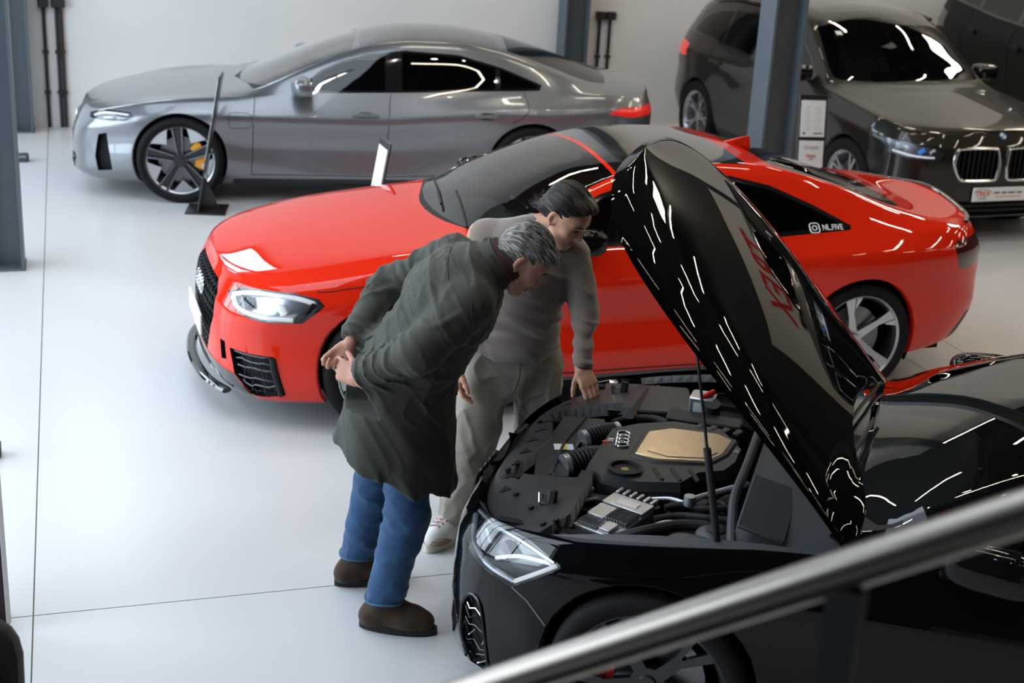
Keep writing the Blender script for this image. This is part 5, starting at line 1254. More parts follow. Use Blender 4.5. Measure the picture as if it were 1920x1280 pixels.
# ------------------------------------------------------------------ people
def V3(*a): return np.array(a, float)
def hand_sdf(S, wrist, f, t, n, curl, thumb=(.5, .75, .2), spread=.0, sc_=1.0, roll=1):
    """f towards the fingers, t towards the thumb side, n out of the palm; curl = per finger (c1, c2, c3) degrees"""
    wrist = np.array(wrist, float); f = np.array(f, float); f /= np.linalg.norm(f); t = np.array(t, float); t -= f * (t @ f); t /= np.linalg.norm(t); n = np.cross(f, t) * roll; n /= np.linalg.norm(n)
    L = [(.043, .027, .021), (.047, .030, .022), (.043, .028, .021), (.033, .021, .019)]; off = [.031, .010, -.011, -.031]; fw = [.088, .092, .086, .077]
    for i in range(4):
        m = wrist + (f * fw[i] + t * off[i]) * sc_
        S.cap(wrist + t * off[i] * .55 * sc_, m, .017 * sc_, .0125 * sc_, .012)
        d = f * math.cos(spread * off[i]) + t * math.sin(spread * off[i] * 20); d /= np.linalg.norm(d); a = 0; p = m
        for k in range(3):
            a += R(curl[i][k]); q = p + (d * math.cos(a) + n * math.sin(a)) * L[i][k] * sc_
            S.cap(p, q, (.0098 - .0008 * k - (.0012 if i == 3 else 0)) * sc_, (.0092 - .0010 * k - (.0012 if i == 3 else 0)) * sc_, .003); p = q
    S.cap(wrist, wrist + f * .06 * sc_, .024 * sc_, .022 * sc_, .012, flat=(n, .7))
    d = f * thumb[0] + t * thumb[1] + n * thumb[2]; d /= np.linalg.norm(d); p = wrist + (f * .022 + t * .022) * sc_; q = p + d * .045 * sc_
    S.cap(p, q, .017 * sc_, .0125 * sc_, .012); d2 = d * .75 + f * .45 + n * .15; d2 /= np.linalg.norm(d2); r_ = q + d2 * .033 * sc_; S.cap(q, r_, .0118 * sc_, .0108 * sc_, .003)
    d3 = d2 * .9 + f * .3; d3 /= np.linalg.norm(d3); S.cap(r_, r_ + d3 * .026 * sc_, .0105 * sc_, .0085 * sc_, .003)
    return S
def head_sdf(S, young=True):
    """head in its own frame: x forward, y left, z up, centre of the skull near the origin"""
    S.ell((-.012, 0, .030), (.098, .077, .098), k=.0).ell((.030, 0, -.040), (.068, .062, .080), k=.045)
    S.ell((.020, 0, .03), (.076, .068, .07), k=.03)
    S.cap((.030, -.045, -.075), (.068, -.016, -.102), .024, .019, .025).cap((.030, .045, -.075), (.068, .016, -.102), .024, .019, .025)      # jaw
    S.ell((.076, 0, -.104), (.020, .024, .017), k=.02)                                                                                       # chin
    for s in (-1, 1):
        S.cap((.086, s * .012, .024), (.070, s * .048, .026), .010, .009, .014)            # brow
        S.ell((.062, s * .048, -.022), (.022, .018, .018), k=.022)                         # cheekbone
    for s in (-1, 1): S.ell((.096, s * .031, .004), (.016, .017, .011), k=.012, sub=True)   # eye socket
    for s in (-1, 1):
        S.ell((.074, s * .031, .004), (.0135, .0145, .0125), k=.002)
        S.cap((.084, s * .019, .006), (.081, s * .044, .005), .0042, .0035, .004)          # upper lid
    S.cap((.088, 0, .014), (.112, 0, -.028), .0085, .0115, .008)                            # nose
    for s in (-1, 1): S.ell((.101, s * .011, -.033), (.011, .008, .008), k=.006)
    S.cap((.088, -.019, -.066), (.098, 0, -.062), .0052, .0066, .006).cap((.098, 0, -.062), (.088, .019, -.066), .0066, .0052, .006)
    S.cap((.086, -.017, -.076), (.094, 0, -.077), .0058, .0074, .006).cap((.094, 0, -.077), (.086, .017, -.076), .0074, .0058, .006)
    S.cap((.106, -.022, -.070), (.106, .022, -.070), .0075, k=.004, sub=True)
    for s in (-1, 1):
        Mx = np.array(Matrix.Rotation(s * -.35, 3, 'Z') @ Matrix.Rotation(-.2, 3, 'Y'))
        S.ell((-.010, s * .080, -.008), (.023, .010, .033), Mx, k=.005); S.ell((-.002, s * .088, -.008), (.012, .009, .021), Mx, k=.004, sub=True)
        S.cap((-.004, s * .079, -.034), (-.006, s * .080, -.040), .007, k=.005)
    return S
def frame_h(f, up):
    f = Vector(f).normalized(); u = Vector(up); u = (u - f * u.dot(f)).normalized(); l = u.cross(f); return Matrix((f, l, u)).transposed()
def vf_obj(name, vf, m, parent=None, sub=0): 
    o = mesh_obj(name, vf[0], vf[1], m, parent)
    return o
def skin_mat(name, col):
    return mat(name, col, .48, spec=.35, noise=.12, nscale=55, bump=.12, bscale=180, sss=.12)
def strand_uv(V):
    """coordinates that run slowly along the combing direction (front to back over the skull) and fast across it"""
    V = np.asarray(V, float); x, y, z = V[:, 0], V[:, 1], V[:, 2] + .02
    return np.stack([x * 13, np.arctan2(y, z) * 15, np.sqrt(y * y + z * z) * 25 + x * 6], -1)
def set_strand(o):
    a = o.data.attributes.new('strand', 'FLOAT_VECTOR', 'POINT'); V = np.zeros(len(o.data.vertices) * 3); o.data.vertices.foreach_get('co', V); a.data.foreach_set('vector', strand_uv(V.reshape(-1, 3)).astype(np.float32).ravel())
def hair_mat(name, c1, c2, rough=.42):
    if name in MATS: return MATS[name]
    m = mat(name, c1, rough, spec=.3); nt = m.node_tree; b = nt.nodes['Principled BSDF']
    tc = nt.nodes.new('ShaderNodeAttribute'); tc.attribute_name = 'strand'; n = nt.nodes.new('ShaderNodeTexNoise'); n.inputs['Scale'].default_value = 1.5; n.inputs['Detail'].default_value = 3
    cr = nt.nodes.new('ShaderNodeValToRGB'); cr.color_ramp.elements[0].color = (*c1, 1); cr.color_ramp.elements[0].position = .40; cr.color_ramp.elements[1].color = (*c2, 1); cr.color_ramp.elements[1].position = .62
    nt.links.new(tc.outputs['Vector'], n.inputs['Vector']); nt.links.new(n.outputs['Fac'], cr.inputs[0]); nt.links.new(cr.outputs[0], b.inputs['Base Color'])
    bp = nt.nodes.new('ShaderNodeBump'); bp.inputs['Strength'].default_value = .6; bp.inputs['Distance'].default_value = .004; nt.links.new(n.outputs['Fac'], bp.inputs['Height']); nt.links.new(bp.outputs[0], b.inputs['Normal'])
    return m
def cloth(name, col=(.5, .5, .5), rough=.8, wscale=500, noise=.12, nscale=9, sheen=.15, bump=.15):
    return mat(name, col, rough, noise=noise, nscale=nscale, bump=bump, bscale=wscale, sheen=sheen, spec=.25)
def leg_disp(amp, fr): return lambda P: amp * vnoise(P * fr) + amp * .55 * np.abs(vnoise(P * (fr * 1.9), 5)) - amp * .2
def xform(vf, M4):
    A = np.array(M4); return (vf[0] @ A[:3, :3].T + A[:3, 3], vf[1])

def hair_strands(parent, name, M4, roots, steps, step_fn, r, m, n):
    """tufts lying along the skull, in the head frame"""
    mb = MB()
    for i in range(n):
        p = roots(i); P = [p]
        for k in range(steps): P.append(step_fn(P[-1], k, i))
        mb.tube(P, [r * (.5 + .5 * math.sin(PI * (k + .7) / (steps + 1.2))) for k in range(steps + 1)], 4, caps=False)
    o = mb.build(name, m, parent, angle=None); o.matrix_local = M4; set_strand(o); o['kind'] = 'stuff'; return o
def face_details(person, HM, m_brow, m_lip, m_lash_shade):
    bpy.context.evaluated_depsgraph_get().update(); R3 = HM.to_3x3()
    def pt(y, z, lift=.0):
        hit, loc, nor, _ = person.ray_cast(HM @ Vector((.22, y, z)), R3 @ Vector((-1, 0, 0))); return loc + nor * lift if hit else HM @ Vector((.09, y, z))
    for s in (-1, 1):
        MB().tube([pt(s * y, z, .0012) for y, z in ((.013, .024), (.022, .028), (.034, .030), (.046, .026), (.052, .021))], [.0034, .0052, .0052, .0042, .002], 6, flat=.8).build('eyebrow', m_brow, person)
        MB().tube([pt(s * y, z, .0008) for y, z in ((.018, .001), (.026, -.002), (.034, -.003), (.043, -.001))], [.0014, .0030, .0030, .0014], 6).build('lashes_and_shade', m_lash_shade, person)  # lash lines thickened so their dark colour also paints eye socket shade
    MB().tube([pt(y, -.0635, .0002) for y in (-.022, -.012, 0, .012, .022)], [.0018, .0036, .0042, .0036, .0018], 8).build('upper_lip', m_lip, person)
    MB().tube([pt(y, -.0765, .0002) for y in (-.020, -.011, 0, .011, .020)], [.0018, .0042, .005, .0042, .0018], 8).build('lower_lip', m_lip, person)
def build_man_a():
    O = V3(-.45, 5.06, 0); root_m = Matrix.Translation(Vector(O))
    g = lambda *p: V3(*p) - O
    skin = skin_mat('ruddy_skin', (.50, .25, .18))
    # ---- body (head, neck, trunk, limbs, hands) as one mesh
    HF = frame_h((.70, .04, -.71), (.71, 0, .70)); HM = Matrix.Translation(Vector(g(.022, 5.06, 1.505))) @ HF.to_4x4()
    head = xform(head_sdf(SDF()).mesh(.0042), HM)
    B = SDF()
    ank = {1: g(-.44, 4.90, .09), -1: g(-.585, 5.25, .09)}; kn = {1: g(-.375, 4.945, .49), -1: g(-.53, 5.22, .48)}; hip = {1: g(-.375, 4.98, .90), -1: g(-.43, 5.16, .90)}
    for s in (1, -1): B.chain([hip[s], kn[s], ank[s]], [.085, .06, .042], .03); B.cap(ank[s], ank[s] + V3(.14, -.01, -.045), .035, .03, .02)
    pel, wst, cht, nkb = g(-.405, 5.07, .93), g(-.335, 5.06, 1.13), g(-.225, 5.06, 1.34), g(-.115, 5.06, 1.465)
    B.cap(pel, wst, .12, .11, .05, flat=((.9, 0, -.4), .8)).cap(wst, cht, .12, .13, .05, flat=((.9, 0, -.4), .75)).cap(cht, nkb, .12, .07, .05)
    B.cap(nkb, g(.0, 5.06, 1.50), .058, .056, .03)
    shR, elR, wrR = g(-.165, 4.875, 1.375), g(-.325, 4.80, 1.215), g(-.572, 4.93, 1.045)
    shL, elL, wrL = g(-.235, 5.265, 1.44), g(-.50, 5.345, 1.27), g(-.625, 5.13, 1.10)
    for a, b, c in ((shR, elR, wrR), (shL, elL, wrL)): B.chain([a, b, c], [.05, .04, .028], .03); B.cap(cht, a, .09, .05, .05)
    body = B.mesh(.010)
    H1 = SDF(); fR = g(-.665, 5.0, 1.06) - wrR; H1.cap(wrR - fR * .5, wrR, .028, .026, .01)
    hand_sdf(H1, wrR, fR, (.2, .3, .9), None, [(25, 35, 20), (28, 38, 22), (35, 45, 25), (40, 50, 30)], (.75, .5, .35), roll=1)
    handR = H1.mesh(.0030)
    H2 = SDF(); fL = V3(-.35, -.75, -.45); H2.cap(wrL - fL * .06, wrL, .028, .026, .01)
    hand_sdf(H2, wrL + V3(-.012, 0, -.01), fL, (-.45, .5, .45), None, [(30, 45, 25), (32, 48, 25), (36, 48, 30), (40, 48, 30)], (.92, .25, .35), roll=-1)
    handL = H2.mesh(.0030)
    person = vf_obj('person', join_vf(head, body, handR, handL), skin); person.location = O
    tag(person, 'man in a dark olive raincoat and blue jeans bending forward, hands clasped behind his back', 'person')
    # ---- hair: short grey, combed forward
    hs = SDF(); hs.ell((-.016, 0, .036), (.106, .084, .103)).cap((-.07, -.03, -.035), (-.07, .03, -.035), .035, k=.03)
    hs.ell((.055, 0, .085), (.055, .062, .030), k=.03)
    hs.cut((.072, 0, .058), (1, 0, -.78), (-.2, -.2, -.2), (.2, .2, .2), .006).cut((.03, 0, -.005), (.95, 0, -.95), (-.2, -.2, -.2), (.2, .2, .2), .006)
    for s in (-1, 1): hs.ell((.0, s * .095, -.010), (.034, .03, .042), k=.004, sub=True); hs.ell((.05, s * .085, -.03), (.035, .03, .05), k=.006, sub=True)
    vf = hs.mesh(.0045, disp=lambda P: .0042 * vnoise(strand_uv(P) * V3(.8, .7, .5)) + .0015 * vnoise(strand_uv(P) * V3(1.5, 1.6, 1), 3))
    m_h = hair_mat('grey_hair', (.045, .037, .031), (.34, .325, .31), .45)
    h = vf_obj('hair', vf, m_h, person); h.matrix_local = HM; set_strand(h)
    rg = random.Random(3)
    def root_(i):
        a = rg.uniform(-1.25, 1.25); b = rg.uniform(-.9, 1.25); return Vector((-.016 + .108 * math.sin(b) * math.cos(a * .6), .088 * math.sin(a), .036 + .105 * math.cos(a) * math.cos(b)))
    def stp(p, k, i):
        d = Vector((.016, rg.uniform(-.004, .004) + p.y * -.02, rg.uniform(-.002, .002))); q = p + d; c = Vector((-.016, 0, .036)); e = q - c; l = math.sqrt((e.x / .110) ** 2 + (e.y / .088) ** 2 + (e.z / .107) ** 2); return c + e / l * (1 + .01 * math.sin(i))
    hair_strands(h, 'hair_strands', Matrix.Identity(4), root_, 5, stp, .0014, m_h, 330)
    face_details(person, HM, mat('grey_brow', (.12, .10, .09), .7, noise=.3, nscale=200), mat('lip_skin', (.42, .17, .14), .45), mat('lash_shade_dark', (.02, .015, .013), .7))
    # ---- jeans
    den = cloth('blue_denim', (.028, .075, .165), .85, 700, .4, 14)
    J = SDF()
    for s in (1, -1):
        J.chain([hip[s] + V3(0, 0, -.02), kn[s] + V3(.005, 0, 0), ank[s] + V3(-.005, 0, .05)], [.092, .087, .075], .02)
        J.cut(ank[s] + V3(0, 0, .045), (0, 0, -1), ank[s] - .14, ank[s] + V3(.14, .14, .045), .004)
    J.cap(pel + V3(-.0, -.06, 0), pel + V3(0, .06, 0), .10, k=.05)
    jv = J.mesh(.0075, disp=lambda P: -.008 * (1 - np.abs(vnoise(P * V3(5, 5, 17)))) ** 5 - .004 * (1 - np.abs(vnoise(P @ np.array([[12, 0, 9], [0, 12, 0], [-10, 0, 20.]]).T, 2))) ** 6 + .003)
    je = vf_obj('jeans', jv, den, person)
    for s in (1, -1):
        c = ank[s] + V3(-.005, 0, .052); MB().tube([c + V3(.076 * math.cos(t), .076 * math.sin(t), .004 * math.sin(3 * t)) for t in np.linspace(0, 2 * PI, 25)], .005, 6, caps=False).build('jeans_hem', cloth('denim_hem', (.05, .11, .21)), je)
    # ---- boots
    suede = cloth('brown_suede', (.050, .030, .019), .85, 300, .3, 25); m_sole = mat('boot_sole', (.012, .011, .010), .6, noise=.2)
    for s, (dx, dy) in ((1, (1, -.085)), (-1, (.93, .30))):
        a = ank[s]; d = V3(dx, dy, 0); d /= np.linalg.norm(d); hl = a * V3(1, 1, 0) - d * .055; toe = a * V3(1, 1, 0) + d * .205
        S = SDF(); S.cap(hl + V3(0, 0, .055), hl + d * .06 + V3(0, 0, .15), .046, .058, .03).cap(hl + V3(0, 0, .055), hl + d * .16 + V3(0, 0, .055), .044, .046, .03).cap(hl + d * .13 + V3(0, 0, .058), toe - d * .05 + V3(0, 0, .05), .050, .042, .03).cap(hl + d * .05 + V3(0, 0, .11), toe - d * .09 + V3(0, 0, .06), .05, .04, .03)
        S.cut((0, 0, .026), (0, 0, -1), toe - .4, toe + V3(.4, .4, .03), .002)
        up = vf_obj('boot', S.mesh(.0055, disp=lambda P: .002 * vnoise(P * 30)), suede, person)
        n = V3(-d[1], d[0], 0); out = []
        for t in np.linspace(0, 2 * PI, 28, endpoint=False):
            u = .5 + .5 * math.cos(t); w = (.040 + .012 * u) * math.sin(t); out.append(hl * (1 - u) - d * .05 * (1 - u) + (toe + d * .004) * u + n * w * (1 if abs(math.cos(t)) < .98 else 1))
        MB().prism([(p[0], p[1]) for p in out], .002, .030).build('boot_sole', m_sole, up, angle=50)
    # ---- coat
    olive = cloth('olive_raincoat', (.040, .041, .031), .6, 400, .18, 6, .1, .08)
    C = SDF(); ax = (.83, 0, -.55)
    C.cap(pel + V3(-.015, 0, .03), wst + V3(-.01, 0, 0), .205, .205, .05, flat=(ax, .83)).cap(wst, cht, .205, .218, .05, flat=(ax, .78)).cap(cht, nkb + V3(-.035, 0, -.02), .195, .10, .06, flat=(ax, .85))
    C.cap(cht + V3(.02, -.10, .02), shR + V3(-.015, .03, .0), .105, .085, .05).cap(cht + V3(0, .10, .04), shL + V3(.01, -.03, -.01), .105, .085, .05)
    C.chain([shR, elR, wrR + (elR - wrR) * .12], [.088, .077, .060], .035).chain([shL, elL, wrL + (elL - wrL) * .10], [.085, .074, .055], .035)
    C.cap(pel + V3(-.02, 0, .06), g(-.475, 5.06, .62), .205, .235, .05, flat=((1, 0, 0), .92)); C.cap(pel + V3(.03, 0, 0), g(-.36, 5.04, .56), .18, .185, .05, flat=((1, 0, 0), .9))
    C.cut(g(-.69, 5, .762), (-.40, 0.06, -1), (-2, -2, -1), (2, 2, .95), .006)
    C.cut(wrR + (elR - wrR) * .10, wrR - elR, wrR - .10, wrR + .09, .004).cut(wrL + (elL - wrL) * .08, wrL - elL, wrL - V3(.1, .07, .1), wrL + .08, .004)
    def cd(P):
        # long folds hang down the skirt, short ones ring the sleeves
        w = P - wst; low = np.clip((1.0 - P[:, 2]) * 3, 0, 1)
        th_ = np.arctan2(P[:, 1], P[:, 0] + .05)
        d = low * (.010 * np.sin(th_ * 7 + 3 * vnoise(P * 3)) * np.clip((1.05 - P[:, 2]) * 2.2, 0, 1))
        Q = P @ np.array([[5, 2, 3], [2, 9, -3], [14, -3, 10.]]).T; d = d + .006 * vnoise(P * V3(6, 5, 6), 1) - .010 * (1 - np.abs(vnoise(Q * .8, 2))) ** 5 - .005 * (1 - np.abs(vnoise(Q * 1.6 + 3, 7))) ** 6 + .003
        for (a, b) in ((shR, elR), (elR, wrR), (shL, elL), (elL, wrL)):
            ab = b - a; t = np.clip(((P - a) @ ab) / (ab @ ab), 0, 1); q = np.linalg.norm(P - (a + t[:, None] * ab), axis=1); m_ = np.clip(1 - np.abs(q - .075) / .04, 0, 1)
            d = d - m_ * .010 * np.clip(np.sin(t * np.linalg.norm(ab) * 62 + 7 * vnoise(P * 7, 4)), 0, 1) ** 3
        return d
    coat = vf_obj('raincoat', C.mesh(.0075, disp=cd), olive, person)
    # collar, seam, cuffs, scarf
    def ring(c, ax1, ax2, r1, r2, n=28, wob=0.): return [Vector(c) + Vector(ax1) * r1 * math.cos(t) + Vector(ax2) * r2 * math.sin(t) + Vector((0, 0, wob * math.sin(3 * t))) for t in np.linspace(0, 2 * PI, n)]
    nd = Vector((.80, 0, .60)); u1 = Vector((-.60, 0, .80)); u2 = Vector((0, 1, 0)); nc = Vector(g(-.085, 5.06, 1.475))
    cl = MB(); R0 = ring(nc - nd * .05, u1, u2, .105, .112); R1 = ring(nc + nd * .02, u1, u2, .100, .105); R2 = ring(nc + nd * .045, u1, u2, .092, .098); R3 = ring(nc + nd * .02, u1, u2, .082, .088)
    k = len(R0); vs = R0 + R1 + R2 + R3; cl.add(vs, [(q * k + i, q * k + i + 1, (q + 1) * k + i + 1, (q + 1) * k + i) for q in range(3) for i in range(k - 1)]); cl.build('coat_collar', olive, coat)
    sc2 = cloth('plaid_scarf', (.045, .022, .018), .9, 300, .6, 30); scf = MB()
    for j, (o_, r_) in enumerate(((.025, .070), (.05, .066), (.07, .060))): scf.tube(ring(nc + nd * o_ + Vector((0, 0, -.01 * j)), u1, u2, r_ + .01, r_ + .012, 30, .004), .021, 10, caps=False)
    sf = scf.build('scarf', sc2, person)
    MB().tube(ring(nc + nd * .092 + Vector((.0, 0, -.035)), u1, u2, .062, .064, 26), .011, 8, caps=False).build('scarf_lining', cloth('navy_lining', (.02, .035, .08)), sf)
    dgc = bpy.context.evaluated_depsgraph_get(); dgc.update()
    def on_coat(p, d):      # find the coat surface so seams lie on it
        hit, loc, nor, _ = coat.ray_cast(Vector(p), Vector(d)); return loc + nor * .001 if hit else Vector(p)
    P = [on_coat(g(x, 4.4, z), (0, 1, 0)) for x, z in ((-.125, 1.46), (-.15, 1.40), (-.14, 1.33), (-.11, 1.27))]
    MB().tube(curve_pts(P, 5), .0022, 5).build('armhole_seam', cloth('seam_thread', (.015, .017, .013)), coat)
    P = [on_coat(g(x, y, 2.2), (0, 0, -1)) for x, y in ((-.27, 5.24), (-.25, 5.16), (-.245, 5.06), (-.25, 4.96), (-.24, 4.88))]
    MB().tube(curve_pts(P, 5), .0022, 5).build('yoke_seam', cloth('seam_thread'), coat)
def build_man_b():
    O = V3(0, 5.80, 0); g = lambda *p: V3(*p) - O
    skin = skin_mat('tan_skin', (.55, .29, .19))
    HF = frame_h((.68, -.44, -.58), (.48, -.30, .82)); HM = Matrix.Translation(Vector(g(.193, 5.70, 1.515))) @ HF.to_4x4()
    head = xform(head_sdf(SDF()).mesh(.0042), HM)
    B = SDF()
    hip = {1: g(-.095, 5.86, .82), -1: g(.115, 5.89, .82)}; kn = {1: g(-.145, 5.775, .45), -1: g(.135, 5.935, .45)}; ank = {1: g(-.205, 5.70, .10), -1: g(.14, 6.0, .10)}
    for s in (1, -1): B.chain([hip[s], kn[s], ank[s]], [.085, .06, .042], .03)
    B.cap(ank[1], ank[1] + V3(-.07, -.11, -.05), .035, .03, .02).cap(ank[-1], ank[-1] + V3(.06, -.12, -.05), .035, .03, .02)
    pel, wst, cht, nkb = g(.008, 5.86, .88), g(.015, 5.83, 1.03), g(.04, 5.79, 1.27), g(.085, 5.76, 1.425)
    B.cap(pel, wst, .115, .11, .05, flat=((0, 1, 0), .75)).cap(wst, cht, .115, .13, .05, flat=((0, 1, .2), .75)).cap(cht, nkb, .12, .07, .05).cap(nkb, g(.165, 5.72, 1.49), .058, .054, .03)
    shR, elR, wrR = g(-.150, 5.80, 1.385), g(-.265, 5.80, 1.10), g(-.225, 5.70, .83); shL, elL, wrL = g(.235, 5.79, 1.335), g(.305, 5.735, 1.085), g(.303, 5.62, .880)
    for a, b, c in ((shR, elR, wrR), (shL, elL, wrL)): B.chain([a, b, c], [.05, .04, .027], .03); B.cap(cht, a, .09, .05, .05)
    body = B.mesh(.010)
    H1 = SDF(); f1 = g(.355, 5.53, .778) - wrL; H1.cap(wrL - f1 * .35, wrL, .027, .0255, .01)
    hand_sdf(H1, wrL, f1, (-.85, -.35, -.15), None, [(4, 6, 4), (2, 8, 4), (6, 8, 6), (10, 10, 8)], (.62, .55, .45), roll=1)
    H2 = SDF(); f2 = V3(.05, -.12, -1); H2.cap(wrR - f2 * .06, wrR, .027, .0255, .01); hand_sdf(H2, wrR, f2, (.2, -1, .1), None, [(20, 25, 15)] * 4, (.7, .5, .3), roll=-1)
    person = vf_obj('person', join_vf(head, body, H1.mesh(.0030), H2.mesh(.0030)), skin); person.location = O
    tag(person, 'dark-haired man in a taupe sweater and beige trousers reaching down to the open engine bay', 'person')
    # hair: dark, swept back, longer at the nape
    hs = SDF(); hs.ell((-.016, 0, .038), (.108, .085, .104)).ell((.048, 0, .098), (.058, .058, .034), k=.03).cap((-.085, -.03, -.02), (-.105, .03, -.055), .036, .028, .03).cap((-.10, 0, -.045), (-.135, .0, -.072), .028, .014, .02)
    hs.cut((.066, 0, .072), (1, 0, -.9), (-.2, -.2, -.2), (.2, .2, .2), .006).cut((.03, 0, -.01), (.95, 0, -.95), (-.2, -.2, -.2), (.2, .2, .2), .006)
    for s in (-1, 1): hs.ell((.0, s * .095, -.010), (.034, .03, .042), k=.004, sub=True); hs.ell((.055, s * .088, -.02), (.037, .032, .05), k=.006, sub=True)
    vf = hs.mesh(.0045, disp=lambda P: .0045 * vnoise(strand_uv(P) * V3(.5, .8, .5)) + .002 * vnoise(strand_uv(P) * V3(1, 1.7, 1), 3))
    m_h = hair_mat('dark_hair', (.006, .0045, .004), (.030, .022, .018), .34)
    h = vf_obj('hair', vf, m_h, person); h.matrix_local = HM; set_strand(h)
    rg = random.Random(5)
    def root_(i):
        a = rg.uniform(-1.3, 1.3); b = rg.uniform(.2, 1.0); return Vector((-.016 + .110 * math.sin(b) * math.cos(a * .5), .089 * math.sin(a), .038 + .107 * math.cos(a) * math.cos(b)))
    def stp(p, k, i):
        q = p + Vector((-.022, p.y * .03 + rg.uniform(-.001, .001), -.003)); c = Vector((-.016, 0, .038)); e = q - c; l = math.sqrt((e.x / .112) ** 2 + (e.y / .089) ** 2 + (e.z / .108) ** 2); return c + e / l
    hair_strands(h, 'hair_strands', Matrix.Identity(4), root_, 7, stp, .0016, m_h, 300)
    def root2(i): return Vector((-.10 + rg.uniform(-.01, .01), rg.uniform(-.05, .05), -.03 + rg.uniform(-.03, .02)))
    hair_strands(h, 'nape_strands', Matrix.Identity(4), root2, 4, lambda p, k, i: p + Vector((-.013, rg.uniform(-.004, .004), -.008 + .005 * k)), .0018, m_h, 60)
    face_details(person, HM, mat('dark_brow', (.012, .009, .008), .7), mat('lip_skin'), mat('lash_shade_dark'))
    # trousers
    tr = cloth('beige_trousers', (.27, .245, .20), .85, 600, .10, 10)
    T = SDF()
    for s in (1, -1):
        T.chain([hip[s] + V3(0, 0, -.03), kn[s], ank[s] + V3(.0, .01, .02)], [.118, .100, .088], .03)
        T.cut(ank[s] + V3(0, 0, .015), (0, 0, -1), ank[s] - .16, ank[s] + V3(.16, .16, .015), .004)
    T.cap(pel + V3(-.055, 0, 0), pel + V3(.055, 0, 0), .118, k=.05, flat=((0, 1, 0), .88)).cap(pel + V3(0, 0, -.15), pel, .11, .12, .05)
    tv = T.mesh(.0075, disp=lambda P: -.014 * (1 - np.abs(vnoise(P * V3(9, 9, 3.2)))) ** 5 - .010 * (1 - np.abs(vnoise(P @ np.array([[8, 0, 5], [0, 8, 0], [-6, 0, 9.]]).T, 2))) ** 6 + .003)
    to = vf_obj('trousers', tv, tr, person)
    bpy.context.evaluated_depsgraph_get().update()
    def on(o, p, d):
        hit, loc, nor, _ = o.ray_cast(Vector(p), Vector(d)); return loc + nor * .001 if hit else Vector(p)
    P = [on(to, g(x, 5.3, z), (0, 1, 0)) for x, z in ((.035, .86), (.04, .80), (.03, .74), (.012, .70))]; MB().tube(curve_pts(P, 4), .002, 5).build('fly_seam', cloth('trouser_seam', (.22, .20, .16)), to)
    # sweater
    tp = cloth('taupe_knit', (.225, .180, .155), .9, 900, .08, 12, .4, .25)
    S = SDF(); S.cap(pel + V3(.005, 0, .035), wst, .195, .176, .04, flat=((0, 1, 0), .86)).cap(wst, cht, .175, .20, .05, flat=((0, 1, .2), .74)).cap(cht, nkb + V3(-.02, .01, -.03), .175, .085, .06, flat=((0, 1, .3), .8))
    S.cap(cht + V3(-.05, 0, .05), shR + V3(.03, 0, -.012), .105, .066, .06).cap(cht + V3(.07, 0, .02), shL + V3(-.02, 0, -.005), .10, .072, .05)
    S.chain([shR + V3(.012, 0, -.012), elR, wrR], [.066, .056, .040], .03).chain([shL, elL, wrL + (elL - wrL) * .08], [.074, .056, .038], .03)
    S.cut(pel + V3(0, 0, -.03), (.0, 0.0, -1), pel - V3(.20, .3, .4), pel + V3(.24, .3, -.0), .003)
    def sd_(P):
        d = .006 * vnoise(P * V3(6, 6, 10), 1) + .010 * (-(1 - np.abs(vnoise(P @ np.array([[5, 0, 6], [0, 6, 0], [5, 0, 14.]]).T, 2))) ** 4) + .004
        m_ = np.clip(1 - np.abs(P[:, 2] - .98) / .14, 0, 1); d = d + m_ * .007 * np.sin(P[:, 2] * 85 + P[:, 0] * 14 + 3 * vnoise(P * 6, 3)); return d
    sw = vf_obj('sweater', S.mesh(.0075, disp=sd_), tp, person)
    nc = Vector(nkb) + Vector((.005, -.01, .01)); nd = Vector((.55, -.35, .75)).normalized(); u2 = Vector((.5, .85, 0)).normalized(); u1 = nd.cross(u2)
    MB().tube([nc + u1 * .070 * math.cos(t) + u2 * .074 * math.sin(t) for t in np.linspace(0, 2 * PI, 28)], .011, 10, caps=False, flat=1.3).build('sweater_collar', tp, sw)
    MB().tube([nc + nd * .01 + u1 * .066 * math.cos(t) + u2 * .068 * math.sin(t) for t in np.linspace(0, 2 * PI, 28)], .008, 8, caps=False).build('undershirt_collar', cloth('white_cotton', (.7, .69, .66)), person)
    ax = (Vector(wrL) - Vector(elL)).normalized(); c0 = Vector(wrL) - ax * .03; MB().tube([c0 - ax * .028, c0 + ax * .006], [.041, .037], 20).build('sleeve_cuff', tp, sw)
    w0 = Vector(wrL) - ax * .002; wt = MB().tube([w0 - ax * .012, w0 + ax * .012], .0315, 24).build('wristwatch', mat('black_strap', (.012, .012, .013), .5), person)
    sd2 = ax.cross(Vector((0, 1, 0))).normalized(); MB().cyl(w0 + sd2 * .028, w0 + sd2 * .041, .019, 22).build('watch_case', CHR, wt)
    # sneakers
    m_up = mat('white_leather', (.72, .70, .66), .5, noise=.06, nscale=30, bump=.1, bscale=120); m_tan = cloth('tan_suede', (.27, .20, .135), .9, 300, .15, 30); m_sl = mat('cream_sole', (.62, .57, .48), .6, noise=.08); m_lc = cloth('pink_lace', (.50, .33, .34), .8)
